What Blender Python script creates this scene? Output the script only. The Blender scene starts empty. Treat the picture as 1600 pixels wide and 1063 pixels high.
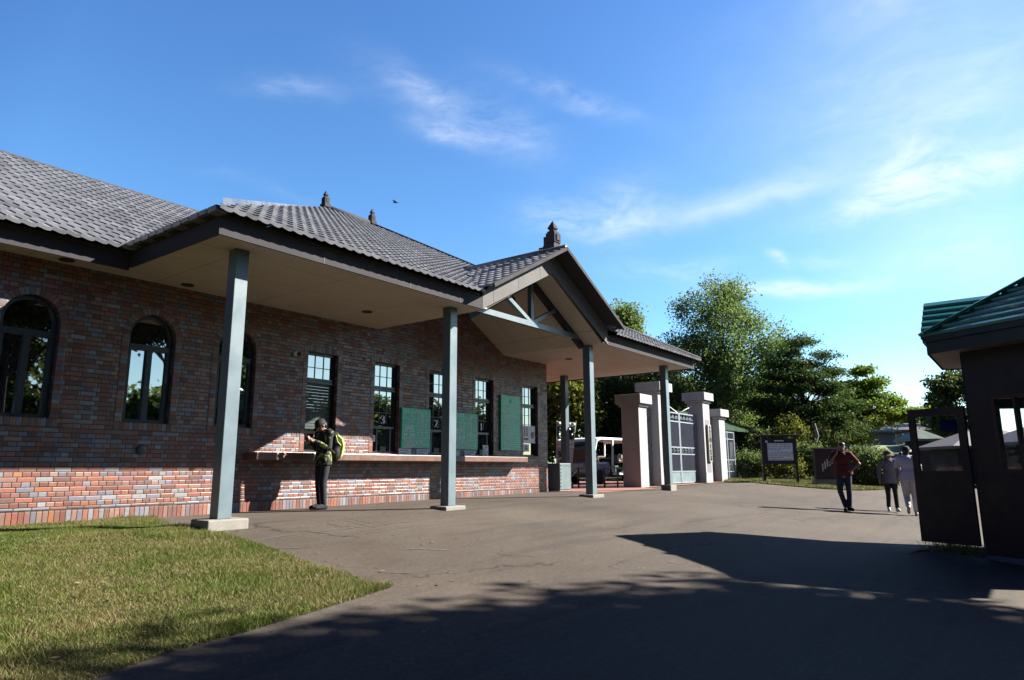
import bpy, bmesh, math, random
import numpy as np
from mathutils import Vector, Matrix

random.seed(7); rng = np.random.default_rng(7)
sc = bpy.context.scene
COL = sc.collection
R = math.radians
EYE = 1.42

# ---------------------------------------------------------------- helpers
def g(x, y):
    """height of the gently tilted forecourt at (x, y)"""
    c = min(max(y, -30.0), 8.8)
    return .075 * c + .008 * (min(max(x, -20.0), 40.0) - 3) * min(max(y / 8.8, 0.0), 1.0)

ORG = {}
def tag(o, label=None, cat=None, group=None, kind=None):
    if label: o['label'] = label
    if cat: o['category'] = cat
    if group: o['group'] = group
    if kind: o['kind'] = kind
    return o

def thing(name, label, cat, loc=(0, 0, 0), group=None):
    o = bpy.data.objects.new(name, None); COL.objects.link(o)
    o.location = loc; o.empty_display_size = .2
    ORG[o.name] = Vector(loc)
    return tag(o, label, cat, group)

def org(o):
    return ORG.get(o.name, Vector((0, 0, 0)))

class MB:
    def __init__(s): s.v = []; s.f = []; s.uv = {}; s.mi = {}
    def add(s, vs, fs, uvs=None, mi=0):
        b = len(s.v); s.v += [tuple(p) for p in vs]
        for k, f in enumerate(fs):
            if uvs is not None: s.uv[len(s.f)] = uvs[k]
            if mi: s.mi[len(s.f)] = mi
            s.f.append(tuple(i + b for i in f))
        return s
    def box(s, x0, x1, y0, y1, z0, z1, mi=0):
        v = [(x, y, z) for x in (x0, x1) for y in (y0, y1) for z in (z0, z1)]
        return s.add(v, [(0, 1, 3, 2), (4, 6, 7, 5), (0, 4, 5, 1), (2, 3, 7, 6), (0, 2, 6, 4), (1, 5, 7, 3)], mi=mi)
    def obox(s, c, ax, ay, az, mi=0):
        c, ax, ay, az = map(Vector, (c, ax, ay, az))
        v = [c + ax * i + ay * j + az * k for i in (-1, 1) for j in (-1, 1) for k in (-1, 1)]
        return s.add(v, [(0, 1, 3, 2), (4, 6, 7, 5), (0, 4, 5, 1), (2, 3, 7, 6), (0, 2, 6, 4), (1, 5, 7, 3)], mi=mi)
    def bar(s, p, q, w, h, up=(0, 0, 1), mi=0):
        p, q = Vector(p), Vector(q); d = q - p; L = d.length; d = d / L
        u = Vector(up); sd = d.cross(u)
        if sd.length < 1e-4: sd = d.cross(Vector((1, 0, 0)))
        sd.normalize(); u = sd.cross(d)
        return s.obox((p + q) / 2, d * L / 2, sd * w / 2, u * h / 2, mi=mi)
    def tube(s, pts, r, n=8, caps=True, mi=0):
        pts = [Vector(p) for p in pts]; rs = r if isinstance(r, (list, tuple)) else [r] * len(pts)
        rings = []; ref = None
        for i, p in enumerate(pts):
            d = (pts[min(i + 1, len(pts) - 1)] - pts[max(i - 1, 0)]).normalized()
            if ref is None:
                ref = d.cross(Vector((.31, .22, .93)))
                if ref.length < .05: ref = d.cross(Vector((1, 0, 0)))
            ref = (ref - d * ref.dot(d)).normalized(); b = d.cross(ref)
            rings.append([p + (ref * math.cos(2 * math.pi * k / n) + b * math.sin(2 * math.pi * k / n)) * rs[i] for k in range(n)])
        v = [p for r_ in rings for p in r_]
        f = [(i * n + k, i * n + (k + 1) % n, (i + 1) * n + (k + 1) % n, (i + 1) * n + k) for i in range(len(pts) - 1) for k in range(n)]
        if caps: f += [tuple(range(n))[::-1], tuple((len(pts) - 1) * n + k for k in range(n))]
        return s.add(v, f, mi=mi)
    def lathe(s, prof, c, n=16, ax=(1, 0, 0), ay=(0, 1, 0), az=(0, 0, 1), sx=1, sy=1, mi=0):
        c, ax, ay, az = map(Vector, (c, ax, ay, az)); v = []
        for r, z in prof:
            v += [c + ax * (r * sx * math.cos(2 * math.pi * k / n)) + ay * (r * sy * math.sin(2 * math.pi * k / n)) + az * z for k in range(n)]
        m = len(prof)
        f = [(i * n + k, i * n + (k + 1) % n, (i + 1) * n + (k + 1) % n, (i + 1) * n + k) for i in range(m - 1) for k in range(n)]
        f += [tuple(range(n))[::-1], tuple((m - 1) * n + k for k in range(n))]
        return s.add(v, f, mi=mi)
    def ball(s, c, rx, ry=None, rz=None, n=14, m=8, mi=0):
        ry = ry or rx; rz = rz or rx
        prof = [(max(math.sin(math.pi * i / m), .02), -math.cos(math.pi * i / m) * rz) for i in range(m + 1)]
        return s.lathe(prof, c, n, sx=rx, sy=ry, mi=mi)
    def capsule(s, p, q, r0, r1, n=12, m=4):
        p, q = Vector(p), Vector(q); d = (q - p); L = max(d.length, 1e-5); d = d / L
        a = d.cross(Vector((.3, .9, .1)));
        if a.length < .05: a = d.cross(Vector((1, 0, 0)))
        a.normalize(); b = d.cross(a)
        prof = [(max(r0 * math.sin(math.pi / 2 * i / m), r0 * .04), -r0 * math.cos(math.pi / 2 * i / m)) for i in range(m + 1)]
        prof += [(max(r1 * math.cos(math.pi / 2 * i / m), r1 * .04), L + r1 * math.sin(math.pi / 2 * i / m)) for i in range(m + 1)]
        return s.lathe(prof, p, n, a, b, d)
    def prism(s, poly, fn, depth, mi=0):
        """poly: 2d outline, fn maps (a, b) to 3d, depth: 3d vector"""
        n = len(poly); d = Vector(depth)
        a = [Vector(fn(*p)) for p in poly]; b = [p + d for p in a]
        f = [tuple(range(n)), tuple(range(2 * n - 1, n - 1, -1))] + [(i, i + n, (i + 1) % n + n, (i + 1) % n) for i in range(n)]
        return s.add(a + b, f, mi=mi)
    def build(s, name, mat, parent=None, smooth=False, bev=0, fix=True):
        me = bpy.data.meshes.new(name); o3 = org(parent) if parent else Vector((0, 0, 0))
        vs = np.array(s.v, float).reshape(-1, 3) - np.array(o3)
        me.from_pydata([tuple(p) for p in vs], [], s.f)
        for m in (mat if isinstance(mat, (list, tuple)) else [mat]): me.materials.append(m)
        if s.uv:
            l = me.uv_layers.new(name='UVMap').data
            for fi, uvs in s.uv.items():
                for k, li in enumerate(me.polygons[fi].loop_indices): l[li].uv = uvs[k]
        for fi, m in s.mi.items(): me.polygons[fi].material_index = m
        if fix:
            bm = bmesh.new(); bm.from_mesh(me); bmesh.ops.recalc_face_normals(bm, faces=bm.faces); bm.to_mesh(me); bm.free()
        if smooth: me.polygons.foreach_set('use_smooth', [True] * len(me.polygons))
        o = bpy.data.objects.new(name, me); COL.objects.link(o)
        if parent: o.parent = parent; ORG[o.name] = o3
        if bev:
            b = o.modifiers.new('Bevel', 'BEVEL'); b.width = bev; b.segments = 2; b.limit_method = 'ANGLE'; b.angle_limit = R(40)
        return o

def np_mesh(name, verts, quads, mat, parent=None, smooth=False, tri=False):
    verts = np.asarray(verts, float)
    if parent is not None: verts = verts - np.array(org(parent))
    k = 3 if tri else 4
    n = len(quads); me = bpy.data.meshes.new(name)
    me.vertices.add(len(verts)); me.vertices.foreach_set('co', verts.astype(np.float32).ravel())
    me.loops.add(n * k); me.loops.foreach_set('vertex_index', np.asarray(quads, np.int32).ravel())
    me.polygons.add(n); me.polygons.foreach_set('loop_start', np.arange(0, n * k, k, dtype=np.int32))
    if smooth: me.polygons.foreach_set('use_smooth', np.ones(n, bool))
    me.update(calc_edges=True); me.validate()
    for m in (mat if isinstance(mat, (list, tuple)) else [mat]): me.materials.append(m)
    o = bpy.data.objects.new(name, me); COL.objects.link(o)
    if parent is not None: o.parent = parent; ORG[o.name] = org(parent)
    return o

def copy_tree(o, parent=None, delta=None):
    c = o.copy(); COL.objects.link(c)
    if parent is not None: c.parent = parent
    elif delta is not None: c.location = o.location + Vector(delta)
    for ch in list(o.children): copy_tree(ch, c)
    return c

def fill2d(outer, holes):
    """filled flat 2d polygon with holes -> (verts2d, faces)"""
    cu = bpy.data.curves.new('tmp', 'CURVE'); cu.dimensions = '2D'; cu.fill_mode = 'BOTH'
    for lp in [outer] + holes:
        sp = cu.splines.new('POLY'); sp.points.add(len(lp) - 1); sp.use_cyclic_u = True
        for p, q in zip(sp.points, lp): p.co = (q[0], q[1], 0, 1)
    ob = bpy.data.objects.new('tmp', cu); COL.objects.link(ob)
    bpy.context.view_layer.update()
    me = bpy.data.meshes.new_from_object(ob.evaluated_get(bpy.context.evaluated_depsgraph_get()))
    v = [(p.co.x, p.co.y) for p in me.vertices]; f = [tuple(p.vertices) for p in me.polygons]
    bpy.data.objects.remove(ob); bpy.data.curves.remove(cu); bpy.data.meshes.remove(me)
    return v, f

def text2d(s, size, align='CENTER'):
    cu = bpy.data.curves.new('tmp', 'FONT'); cu.body = s; cu.size = size; cu.align_x = align; cu.align_y = 'CENTER'; cu.resolution_u = 3
    ob = bpy.data.objects.new('tmp', cu); COL.objects.link(ob); bpy.context.view_layer.update()
    me = bpy.data.meshes.new_from_object(ob.evaluated_get(bpy.context.evaluated_depsgraph_get()))
    v = [(p.co.x, p.co.y) for p in me.vertices]; f = [tuple(p.vertices) for p in me.polygons]
    bpy.data.objects.remove(ob); bpy.data.curves.remove(cu); bpy.data.meshes.remove(me)
    return v, f

def put_text(mb, s, size, o, ex, ey, align='CENTER', mi=0, bold=0):
    v, f = text2d(s, size, align); o, ex, ey = map(Vector, (o, ex, ey))
    n = ex.cross(ey).normalized()
    for dx in ((0,) if not bold else (-bold, 0, bold)):
        mb.add([o + ex * (a + dx) + ey * b + n * (abs(dx) * .2) for a, b in v], f, mi=mi)

# ---------------------------------------------------------------- materials
def nodes(name):
    m = bpy.data.materials.new(name); m.use_nodes = True
    nt = m.node_tree; b = nt.nodes['Principled BSDF']
    return m, nt, b
class NT:
    done = set()
    def __init__(s, nt): s.nt = nt
    def n(s, t, **k):
        x = s.nt.nodes.new(t)
        for a, b in k.items(): setattr(x, a, b)
        return x
    def set(s, inp, v):
        if hasattr(v, 'is_linked') or isinstance(v, bpy.types.NodeSocket): s.nt.links.new(v, inp)
        else: inp.default_value = v
    def math(s, op, a, b=0.0, c=0.0, clamp=False):
        x = s.n('ShaderNodeMath', operation=op); x.use_clamp = clamp
        s.set(x.inputs[0], a); s.set(x.inputs[1], b); s.set(x.inputs[2], c)
        return x.outputs[0]
    def vmath(s, op, a, b=(0, 0, 0)):
        x = s.n('ShaderNodeVectorMath', operation=op); s.set(x.inputs[0], a); s.set(x.inputs[1], b)
        return x.outputs['Value'] if op in ('DOT_PRODUCT', 'LENGTH') else x.outputs[0]
    def mix(s, f, a, b, blend='MIX'):
        x = s.n('ShaderNodeMix', data_type='RGBA', blend_type=blend)
        if blend == 'MIX' and ALB != 1: a, b = [tuple(q * ALB for q in v[:3]) + (1,) if isinstance(v, tuple) and f is not None and not getattr(s, 'raw', 0) and v not in s.done else v for v in (a, b)]
        s.set(x.inputs[0], f); s.set(x.inputs[6], a); s.set(x.inputs[7], b)
        return x.outputs[2]
    def noise(s, vec, scale, detail=4, rough=.55, dist=0):
        x = s.n('ShaderNodeTexNoise'); s.set(x.inputs['Vector'], vec); x.inputs['Scale'].default_value = scale
        x.inputs['Detail'].default_value = detail; x.inputs['Roughness'].default_value = rough; x.inputs['Distortion'].default_value = dist
        return x.outputs[0]
    def ramp(s, f, stops, interp='LINEAR'):
        x = s.n('ShaderNodeValToRGB'); s.set(x.inputs[0], f); cr = x.color_ramp; cr.interpolation = interp
        while len(cr.elements) > 1: cr.elements.remove(cr.elements[-1])
        cr.elements[0].position, cr.elements[0].color = stops[0][0], c4(stops[0][1])
        for p, c in stops[1:]:
            e = cr.elements.new(p); e.color = c4(c)
        return x.outputs[0]
    def mapr(s, f, a, b, c=0., d=1.):
        x = s.n('ShaderNodeMapRange'); s.set(x.inputs[0], f)
        for i, v in enumerate((a, b, c, d)): x.inputs[i + 1].default_value = v
        return x.outputs[0]
    def bump(s, h, strength, dist=.01):
        x = s.n('ShaderNodeBump'); s.set(x.inputs['Height'], h); x.inputs['Strength'].default_value = strength; x.inputs['Distance'].default_value = dist
        return x.outputs[0]
    def sep(s, v):
        x = s.n('ShaderNodeSeparateXYZ'); s.set(x.inputs[0], v); return x.outputs
    def comb(s, a, b, c=0.):
        x = s.n('ShaderNodeCombineXYZ'); s.set(x.inputs[0], a); s.set(x.inputs[1], b); s.set(x.inputs[2], c); return x.outputs[0]
ALB = .45
def c4(c):
    if isinstance(c, (int, float)): return (c, c, c, 1)
    r = (c[0] * ALB, c[1] * ALB, c[2] * ALB, 1); NT.done.add(r)
    return r

def pm(name, col, var=.15, scale=6, rough=.6, metal=0, bump=0, spec=.5, grime=None, coat=0, full=False):
    """painted / plain surface with uneven tone, roughness and a faint bump"""
    m, nt, b = nodes(name); T = NT(nt)
    co = T.n('ShaderNodeTexCoord').outputs['Object']
    n = T.noise(co, scale, 5); n2 = T.noise(co, scale * 9, 3)
    f = T.math('ADD', T.math('MULTIPLY', n, .7), T.math('MULTIPLY', n2, .3))
    if full: col = [c / ALB for c in col]
    lo = [max(0, c * (1 - var * 1.6)) for c in col]; hi = [min(1.5, c * (1 + var * 1.6)) for c in col]
    cc = T.ramp(f, [(.25, lo), (.75, hi)])
    if grime:
        gm = T.ramp(T.noise(co, scale * .35, 6, .65), [(.52, 0), (.72, 1)])
        cc = T.mix(T.math('MULTIPLY', gm, .55), cc, c4(grime))
    nt.links.new(cc, b.inputs['Base Color'])
    nt.links.new(T.mapr(n, .3, .7, max(.02, rough - .1), min(1, rough + .1)), b.inputs['Roughness'])
    b.inputs['Metallic'].default_value = metal; b.inputs['Specular IOR Level'].default_value = spec
    if coat: b.inputs['Coat Weight'].default_value = coat
    if bump: nt.links.new(T.bump(n2, bump), b.inputs['Normal'])
    return m

BRICK = [(0, (.48, .20, .14)), (.20, (.48, .285, .225)), (.34, (.33, .30, .36)), (.52, (.36, .125, .09)), (.64, (.40, .18, .15)),
         (.78, (.27, .125, .10)), (.88, (.44, .42, .435)), (.965, (.52, .19, .075))]
def brick_mat(name, uvmode):
    m, nt, b = nodes(name); T = NT(nt)
    co = T.n('ShaderNodeTexCoord')
    if uvmode:   # one brick per unit square of the UV map
        u, v, _ = T.sep(co.outputs['UV']); r = T.math('FLOOR', v); wu = .07; wv = .2
        uu = u
        du = T.math('MULTIPLY', T.math('MINIMUM', T.math('FRACT', uu), T.math('SUBTRACT', 1, T.math('FRACT', uu))), .085)
        dv = T.math('MULTIPLY', T.math('MINIMUM', T.math('FRACT', v), T.math('SUBTRACT', 1, T.math('FRACT', v))), .13)
    else:        # English bond: a course of stretchers, a course of headers
        x, y, z = T.sep(co.outputs['Object'])
        r = T.math('FLOOR', T.math('DIVIDE', z, .0705)); vv = T.math('DIVIDE', z, .0705)
        odd = T.math('MODULO', T.math('ABSOLUTE', r), 2)
        w = T.math('SUBTRACT', .224, T.math('MULTIPLY', odd, .112))
        uu = T.math('ADD', T.math('DIVIDE', T.math('ADD', T.math('ADD', x, y), 50), w), T.math('MULTIPLY', odd, .5))
        fu = T.math('FRACT', uu)
        du = T.math('MULTIPLY', T.math('MINIMUM', fu, T.math('SUBTRACT', 1, fu)), w)
        fv = T.math('FRACT', vv)
        dv = T.math('MULTIPLY', T.math('MINIMUM', fv, T.math('SUBTRACT', 1, fv)), .0705)
    d = T.math('MINIMUM', du, dv)
    mask = T.mapr(d, .0042, .0066)
    wn = T.n('ShaderNodeTexWhiteNoise', noise_dimensions='2D')
    nt.links.new(T.comb(T.math('FLOOR', uu), T.math('ADD', r, 211.0)), wn.inputs['Vector'])
    rnd = wn.outputs['Value']
    wn2 = T.n('ShaderNodeTexWhiteNoise', noise_dimensions='2D')
    nt.links.new(T.comb(T.math('ADD', T.math('FLOOR', uu), 77.), T.math('ADD', r, 31.0)), wn2.inputs['Vector'])
    bc = T.ramp(rnd, BRICK, 'CONSTANT')
    n = T.noise(co.outputs['Object'], 28, 4)
    tone = T.math('MULTIPLY', T.mapr(wn2.outputs['Value'], 0, 1, .74, 1.18), T.mapr(n, .3, .7, .86, 1.10))
    bc = T.mix(1.0, bc, T.comb(tone, tone, tone), 'MULTIPLY')
    cc = T.mix(mask, (.02, .018, .019, 1), bc)
    big = T.noise(co.outputs['Object'], .9, 5, .6)
    cc = T.mix(T.mapr(big, .55, .75, 0, .25), cc, (.17, .13, .115, 1))
    nt.links.new(cc, b.inputs['Base Color'])
    nt.links.new(T.mapr(rnd, 0, 1, .30, .55), b.inputs['Roughness'])
    h = T.math('ADD', T.math('MULTIPLY', T.mapr(d, .002, .009), 1.0), T.math('MULTIPLY', n, .25))
    nt.links.new(T.bump(h, .6, .006), b.inputs['Normal'])
    return m

def glass_mat(name, ior=1.9, tint=(.012, .014, .014), wob=.0):
    m, nt, b = nodes(name); T = NT(nt)
    b.inputs['Base Color'].default_value = c4(tint); b.inputs['Roughness'].default_value = .015; b.inputs['IOR'].default_value = ior
    if wob:
        co = T.n('ShaderNodeTexCoord').outputs['Object']
        nt.links.new(T.bump(T.noise(co, 2.2, 1), wob, .02), b.inputs['Normal'])
    return m

def leaf_mat(name, c1, c2, c3, trans=.35):
    m, nt, b = nodes(name); T = NT(nt)
    rnd = T.n('ShaderNodeNewGeometry').outputs['Random Per Island']
    col = T.ramp(rnd, [(0, c1), (.5, c2), (1, c3)])
    b.inputs['Roughness'].default_value = .75; b.inputs['Specular IOR Level'].default_value = .18
    nt.links.new(col, b.inputs['Base Color'])
    tr = T.n('ShaderNodeBsdfTranslucent'); nt.links.new(T.mix(1.0, col, (1.15, 1.2, .75, 1), 'MULTIPLY'), tr.inputs[0])
    mx = T.n('ShaderNodeMixShader'); mx.inputs[0].default_value = trans
    nt.links.new(b.outputs[0], mx.inputs[1]); nt.links.new(tr.outputs[0], mx.inputs[2])
    nt.links.new(mx.outputs[0], nt.nodes['Material Output'].inputs[0])
    return m

def soffit_mat():
    m, nt, b = nodes('soffit_board'); T = NT(nt)
    co = T.n('ShaderNodeTexCoord').outputs['Object']; x, y, z = T.sep(co)
    def edge(a, w):
        f = T.math('FRACT', T.math('DIVIDE', T.math('ADD', a, 40.3), w))
        return T.math('MULTIPLY', T.math('MINIMUM', f, T.math('SUBTRACT', 1, f)), w)
    d = T.math('MINIMUM', edge(x, 1.82), edge(y, .91))
    n = T.noise(co, 1.3, 5)
    cc = T.ramp(n, [(.3, (.92, .83, .70)), (.7, (1.05, .95, .82))])
    cc = T.mix(T.mapr(d, .003, .006), (.2, .17, .14, 1), cc)
    nt.links.new(cc, b.inputs['Base Color']); b.inputs['Roughness'].default_value = .7
    return m

def asphalt_mat():
    m, nt, b = nodes('asphalt'); T = NT(nt)
    co = T.n('ShaderNodeTexCoord').outputs['Object']
    big = T.noise(co, .22, 6, .62); mid = T.noise(co, 1.6, 5, .6); fine = T.math('ADD', T.math('MULTIPLY', T.noise(co, 90, 3, .7), .45), T.math('MULTIPLY', T.noise(co, 24, 4, .75), .55)); gr = T.noise(co, 260, 2, .6)
    base = T.ramp(big, [(.30, (.115, .089, .067)), (.5, (.168, .133, .103)), (.70, (.232, .188, .148))])
    base = T.mix(T.mapr(mid, .42, .7, 0, .5), base, (.165, .145, .125, 1))
    # streaks where wheels and feet have worn the surface
    mp = T.n('ShaderNodeMapping'); nt.links.new(co, mp.inputs[0]); mp.inputs['Rotation'].default_value = (0, 0, R(35)); mp.inputs['Scale'].default_value = (.25, 2.2, 1)
    st = T.noise(mp.outputs[0], 1.1, 5, .65, .6)
    base = T.mix(T.mapr(st, .50, .70, 0, .6), base, (.07, .062, .058, 1))
    # pale scuffs
    mp2 = T.n('ShaderNodeMapping'); nt.links.new(co, mp2.inputs[0]); mp2.inputs['Rotation'].default_value = (0, 0, R(-12)); mp2.inputs['Scale'].default_value = (.8, 4, 1)
    sc_ = T.noise(mp2.outputs[0], 1.4, 7, .75, 1.2)
    base = T.mix(T.mapr(sc_, .60, .70, 0, .55), base, (.25, .235, .215, 1))
    # aggregate speckle
    sp = T.mapr(fine, .34, .66, .58, 1.42)
    base = T.mix(1.0, base, T.comb(sp, sp, sp), 'MULTIPLY')
    vs_ = T.n('ShaderNodeTexVoronoi', feature='F1'); vs_.inputs['Scale'].default_value = 16; nt.links.new(co, vs_.inputs['Vector'])
    chip = T.math('MULTIPLY', T.mapr(vs_.outputs['Distance'], .10, .20, 1, 0), T.math('GREATER_THAN', T.sep(vs_.outputs['Color'])[0], .80))
    base = T.mix(T.math('MULTIPLY', chip, .55), base, (.36, .335, .30, 1))
    # cracks
    vo = T.n('ShaderNodeTexVoronoi', feature='DISTANCE_TO_EDGE'); vo.inputs['Scale'].default_value = .33
    nt.links.new(T.vmath('ADD', co, T.vmath('SCALE', T.comb(T.noise(co, 1.3, 5), T.noise(co, 1.7, 5), 0.)), ), vo.inputs['Vector'])
    ck = T.math('MULTIPLY', T.mapr(vo.outputs[0], .0025, .007, 1, 0), T.mapr(T.noise(co, .35, 2), .49, .54))
    base = T.mix(T.math('MULTIPLY', ck, .7), base, (.03, .027, .025, 1))
    nt.links.new(base, b.inputs['Base Color'])
    nt.links.new(T.mapr(big, .3, .7, .78, .95), b.inputs['Roughness'])
    b.inputs['Specular IOR Level'].default_value = .3
    h = T.math('ADD', T.math('MULTIPLY', fine, .6), T.math('MULTIPLY', gr, .4))
    nt.links.new(T.bump(h, .55, .006), b.inputs['Normal'])
    return m

def soil_mat(name, a, bcol, ccol, scale=1.2, straw=None):
    m, nt, b = nodes(name); T = NT(nt)
    co = T.n('ShaderNodeTexCoord').outputs['Object']
    n = T.noise(co, scale, 6, .6); f = T.noise(co, 45, 4, .7)
    cc = T.ramp(T.math('ADD', T.math('MULTIPLY', n, .6), T.math('MULTIPLY', f, .4)), [(.3, a), (.5, bcol), (.7, ccol)])
    nt.links.new(cc, b.inputs['Base Color']); b.inputs['Roughness'].default_value = .95; b.inputs['Specular IOR Level'].default_value = .15
    nt.links.new(T.bump(f, .8, .02), b.inputs['Normal'])
    return m

def grass_mat():
    m, nt, b = nodes('grass_blades'); T = NT(nt)
    co = T.n('ShaderNodeTexCoord').outputs['Object']
    rnd = T.n('ShaderNodeNewGeometry').outputs['Random Per Island']
    patch = T.noise(co, .9, 5, .6)
    patch2 = T.noise(co, 4.5, 4, .65)
    grn = T.ramp(rnd, [(0, (.075, .12, .016)), (.5, (.135, .19, .026)), (1, (.21, .265, .055))])
    stw = T.ramp(rnd, [(0, (.21, .18, .062)), (1, (.40, .34, .155))])
    f = T.math('ADD', T.mapr(patch, .38, .64, .05, .85), T.mapr(patch2, .4, .7, -.2, .35), clamp=True)
    sel = T.math('LESS_THAN', T.math('FRACT', T.math('MULTIPLY', rnd, 37.3)), f)
    col = T.mix(sel, grn, stw)
    nt.links.new(col, b.inputs['Base Color']); b.inputs['Roughness'].default_value = .6; b.inputs['Specular IOR Level'].default_value = .25
    tr = T.n('ShaderNodeBsdfTranslucent'); nt.links.new(col, tr.inputs[0])
    mx = T.n('ShaderNodeMixShader'); mx.inputs[0].default_value = .3
    nt.links.new(b.outputs[0], mx.inputs[1]); nt.links.new(tr.outputs[0], mx.inputs[2])
    nt.links.new(mx.outputs[0], nt.nodes['Material Output'].inputs[0])
    return m

def bark_mat(name, a, b_, scale=9):
    m, nt, b = nodes(name); T = NT(nt)
    co = T.n('ShaderNodeTexCoord').outputs['Object']
    mp = T.n('ShaderNodeMapping'); nt.links.new(co, mp.inputs[0]); mp.inputs['Scale'].default_value = (1, 1, .35)
    n = T.noise(mp.outputs[0], scale, 6, .7)
    nt.links.new(T.ramp(n, [(.35, a), (.62, b_)]), b.inputs['Base Color']); b.inputs['Roughness'].default_value = .9
    nt.links.new(T.bump(n, .8, .03), b.inputs['Normal'])
    return m

def stripe_mat(name, c1, c2, period, duty, axis=2):
    m, nt, b = nodes(name); T = NT(nt)
    co = T.n('ShaderNodeTexCoord').outputs['Object']; a = T.sep(co)[axis]
    f = T.math('LESS_THAN', T.math('FRACT', T.math('DIVIDE', a, period)), duty)
    nt.links.new(T.mix(f, c4(c1), c4(c2)), b.inputs['Base Color']); b.inputs['Roughness'].default_value = .85
    return m

def camo_mat(name, a, b_, c):
    m, nt, b = nodes(name); T = NT(nt)
    co = T.n('ShaderNodeTexCoord').outputs['Object']
    n = T.noise(co, 8, 3, .6, .8)
    nt.links.new(T.ramp(n, [(0, a), (.45, b_), (.56, c)], 'CONSTANT'), b.inputs['Base Color']); b.inputs['Roughness'].default_value = .8
    return m

def paver_mat():
    m, nt, b = nodes('red_pavers'); T = NT(nt)
    co = T.n('ShaderNodeTexCoord').outputs['Object']
    br = T.n('ShaderNodeTexBrick'); nt.links.new(co, br.inputs['Vector'])
    br.inputs['Color1'].default_value = (.25, .09, .065, 1); br.inputs['Color2'].default_value = (.31, .14, .10, 1); br.inputs['Mortar'].default_value = (.2, .14, .11, 1)
    br.inputs['Scale'].default_value = 4.5; br.inputs['Mortar Size'].default_value = .012
    n = T.noise(co, 3, 4)
    nt.links.new(T.mix(T.mapr(n, .4, .7, 0, .4), br.outputs[0], (.30, .19, .14, 1)), b.inputs['Base Color']); b.inputs['Roughness'].default_value = .85
    return m

M = {}
M['brick'] = brick_mat('brick_wall', False); M['brick_uv'] = brick_mat('brick_soldier', True)
M['soffit'] = soffit_mat(); M['asphalt'] = asphalt_mat(); M['paver'] = paver_mat()
def tile_mat():
    m = pm('slate_tile', (.42, .435, .485), .14, 3.5, .48, bump=.15, spec=.35, grime=(.16, .16, .165)); nt = m.node_tree; T = NT(nt); b = nt.nodes['Principled BSDF']
    at_ = T.n('ShaderNodeAttribute'); at_.attribute_name = 'tone'
    src = b.inputs['Base Color'].links[0].from_socket
    nt.links.new(T.mix(1.0, src, T.comb(at_.outputs['Fac'], at_.outputs['Fac'], at_.outputs['Fac']), 'MULTIPLY'), b.inputs['Base Color'])
    return m
M['tile_plain'] = pm('slate_tile', (.27, .27, .285), .2, 3.5, .30, bump=.15, grime=(.10, .10, .105))
M['tile'] = tile_mat()
M['roof_metal'] = pm('zinc_sheet', (.30, .33, .38), .1, 2, .38, metal=.5)
M['valley'] = pm('blue_flashing', (.10, .16, .30), .1, 3, .35, metal=.3)
M['fascia'] = pm('fascia_paint', (.10, .094, .105), .1, 3, .8, bump=.05, spec=.15)
M['post'] = pm('post_paint', (.25, .345, .395), .06, 2.2, .38, bump=.03, grime=(.22, .305, .345))
M['concrete'] = pm('concrete', (.46, .43, .38), .14, 7, .85, bump=.3, grime=(.27, .25, .22))
M['counter'] = pm('counter_stone', (.30, .165, .125), .1, 9, .4)
M['frame'] = pm('window_frame', (.018, .022, .028), .2, 5, .35)
M['frame_lt'] = pm('transom_frame', (.10, .125, .15), .1, 5, .35)
M['glass'] = glass_mat('window_glass', 3.3, wob=.006)
M['glass2'] = glass_mat('inner_glass', 1.8, (.05, .065, .07))
M['white'] = pm('white_paint', (.93, .93, .92), .02, 5, .5, full=True)
M['paper'] = pm('paper', (.82, .83, .86), .03, 8, .7, full=True)
M['green_board'] = pm('green_board', (.05, .50, .28), .05, 3, .35, full=True)
M['black'] = pm('black_plastic', (.015, .015, .017), .2, 8, .45)
M['stucco'] = pm('pillar_render', (.66, .66, .68), .06, 4, .85, bump=.35, grime=(.52, .50, .54))
M['gate'] = pm('gate_paint', (.50, .60, .68), .06, 4, .45)
M['gate_bar'] = pm('gate_bar_paint', (.30, .33, .42), .06, 4, .5)
M['gate_panel'] = pm('gate_panel', (.31, .45, .47), .08, 4, .45, grime=(.26, .37, .38))
M['bark'] = bark_mat('bark', (.05, .04, .032), (.16, .13, .105)); M['birch_bark'] = bark_mat('birch_bark', (.16, .15, .14), (.42, .40, .37), 5)
ALB = 1
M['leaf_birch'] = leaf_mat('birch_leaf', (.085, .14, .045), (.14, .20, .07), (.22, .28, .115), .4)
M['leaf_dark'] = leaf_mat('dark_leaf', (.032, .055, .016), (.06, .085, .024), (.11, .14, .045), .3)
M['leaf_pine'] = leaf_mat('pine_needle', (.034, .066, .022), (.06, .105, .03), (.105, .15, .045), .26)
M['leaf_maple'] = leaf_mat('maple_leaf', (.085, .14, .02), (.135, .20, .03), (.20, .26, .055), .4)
M['leaf_shrub'] = leaf_mat('shrub_leaf', (.06, .10, .028), (.11, .16, .05), (.26, .30, .15), .3)
M['leaf_olive'] = leaf_mat('olive_leaf', (.08, .095, .018), (.14, .155, .03), (.22, .23, .06), .35)
ALB = .45
M['lawn'] = soil_mat('lawn_soil', (.05, .06, .016), (.10, .10, .032), (.18, .155, .065))
M['earth'] = soil_mat('far_ground', (.05, .075, .022), (.085, .11, .035), (.13, .13, .055), .3)
ALB = .68; M['blades'] = grass_mat(); ALB = .45
M['kiosk'] = pm('kiosk_boards', (.010, .008, .008), .25, 5, .55, bump=.1)
M['kiosk_roof'] = pm('kiosk_roof_steel', (.012, .26, .14), .12, 3, .32, metal=.1, coat=.15)
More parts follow.
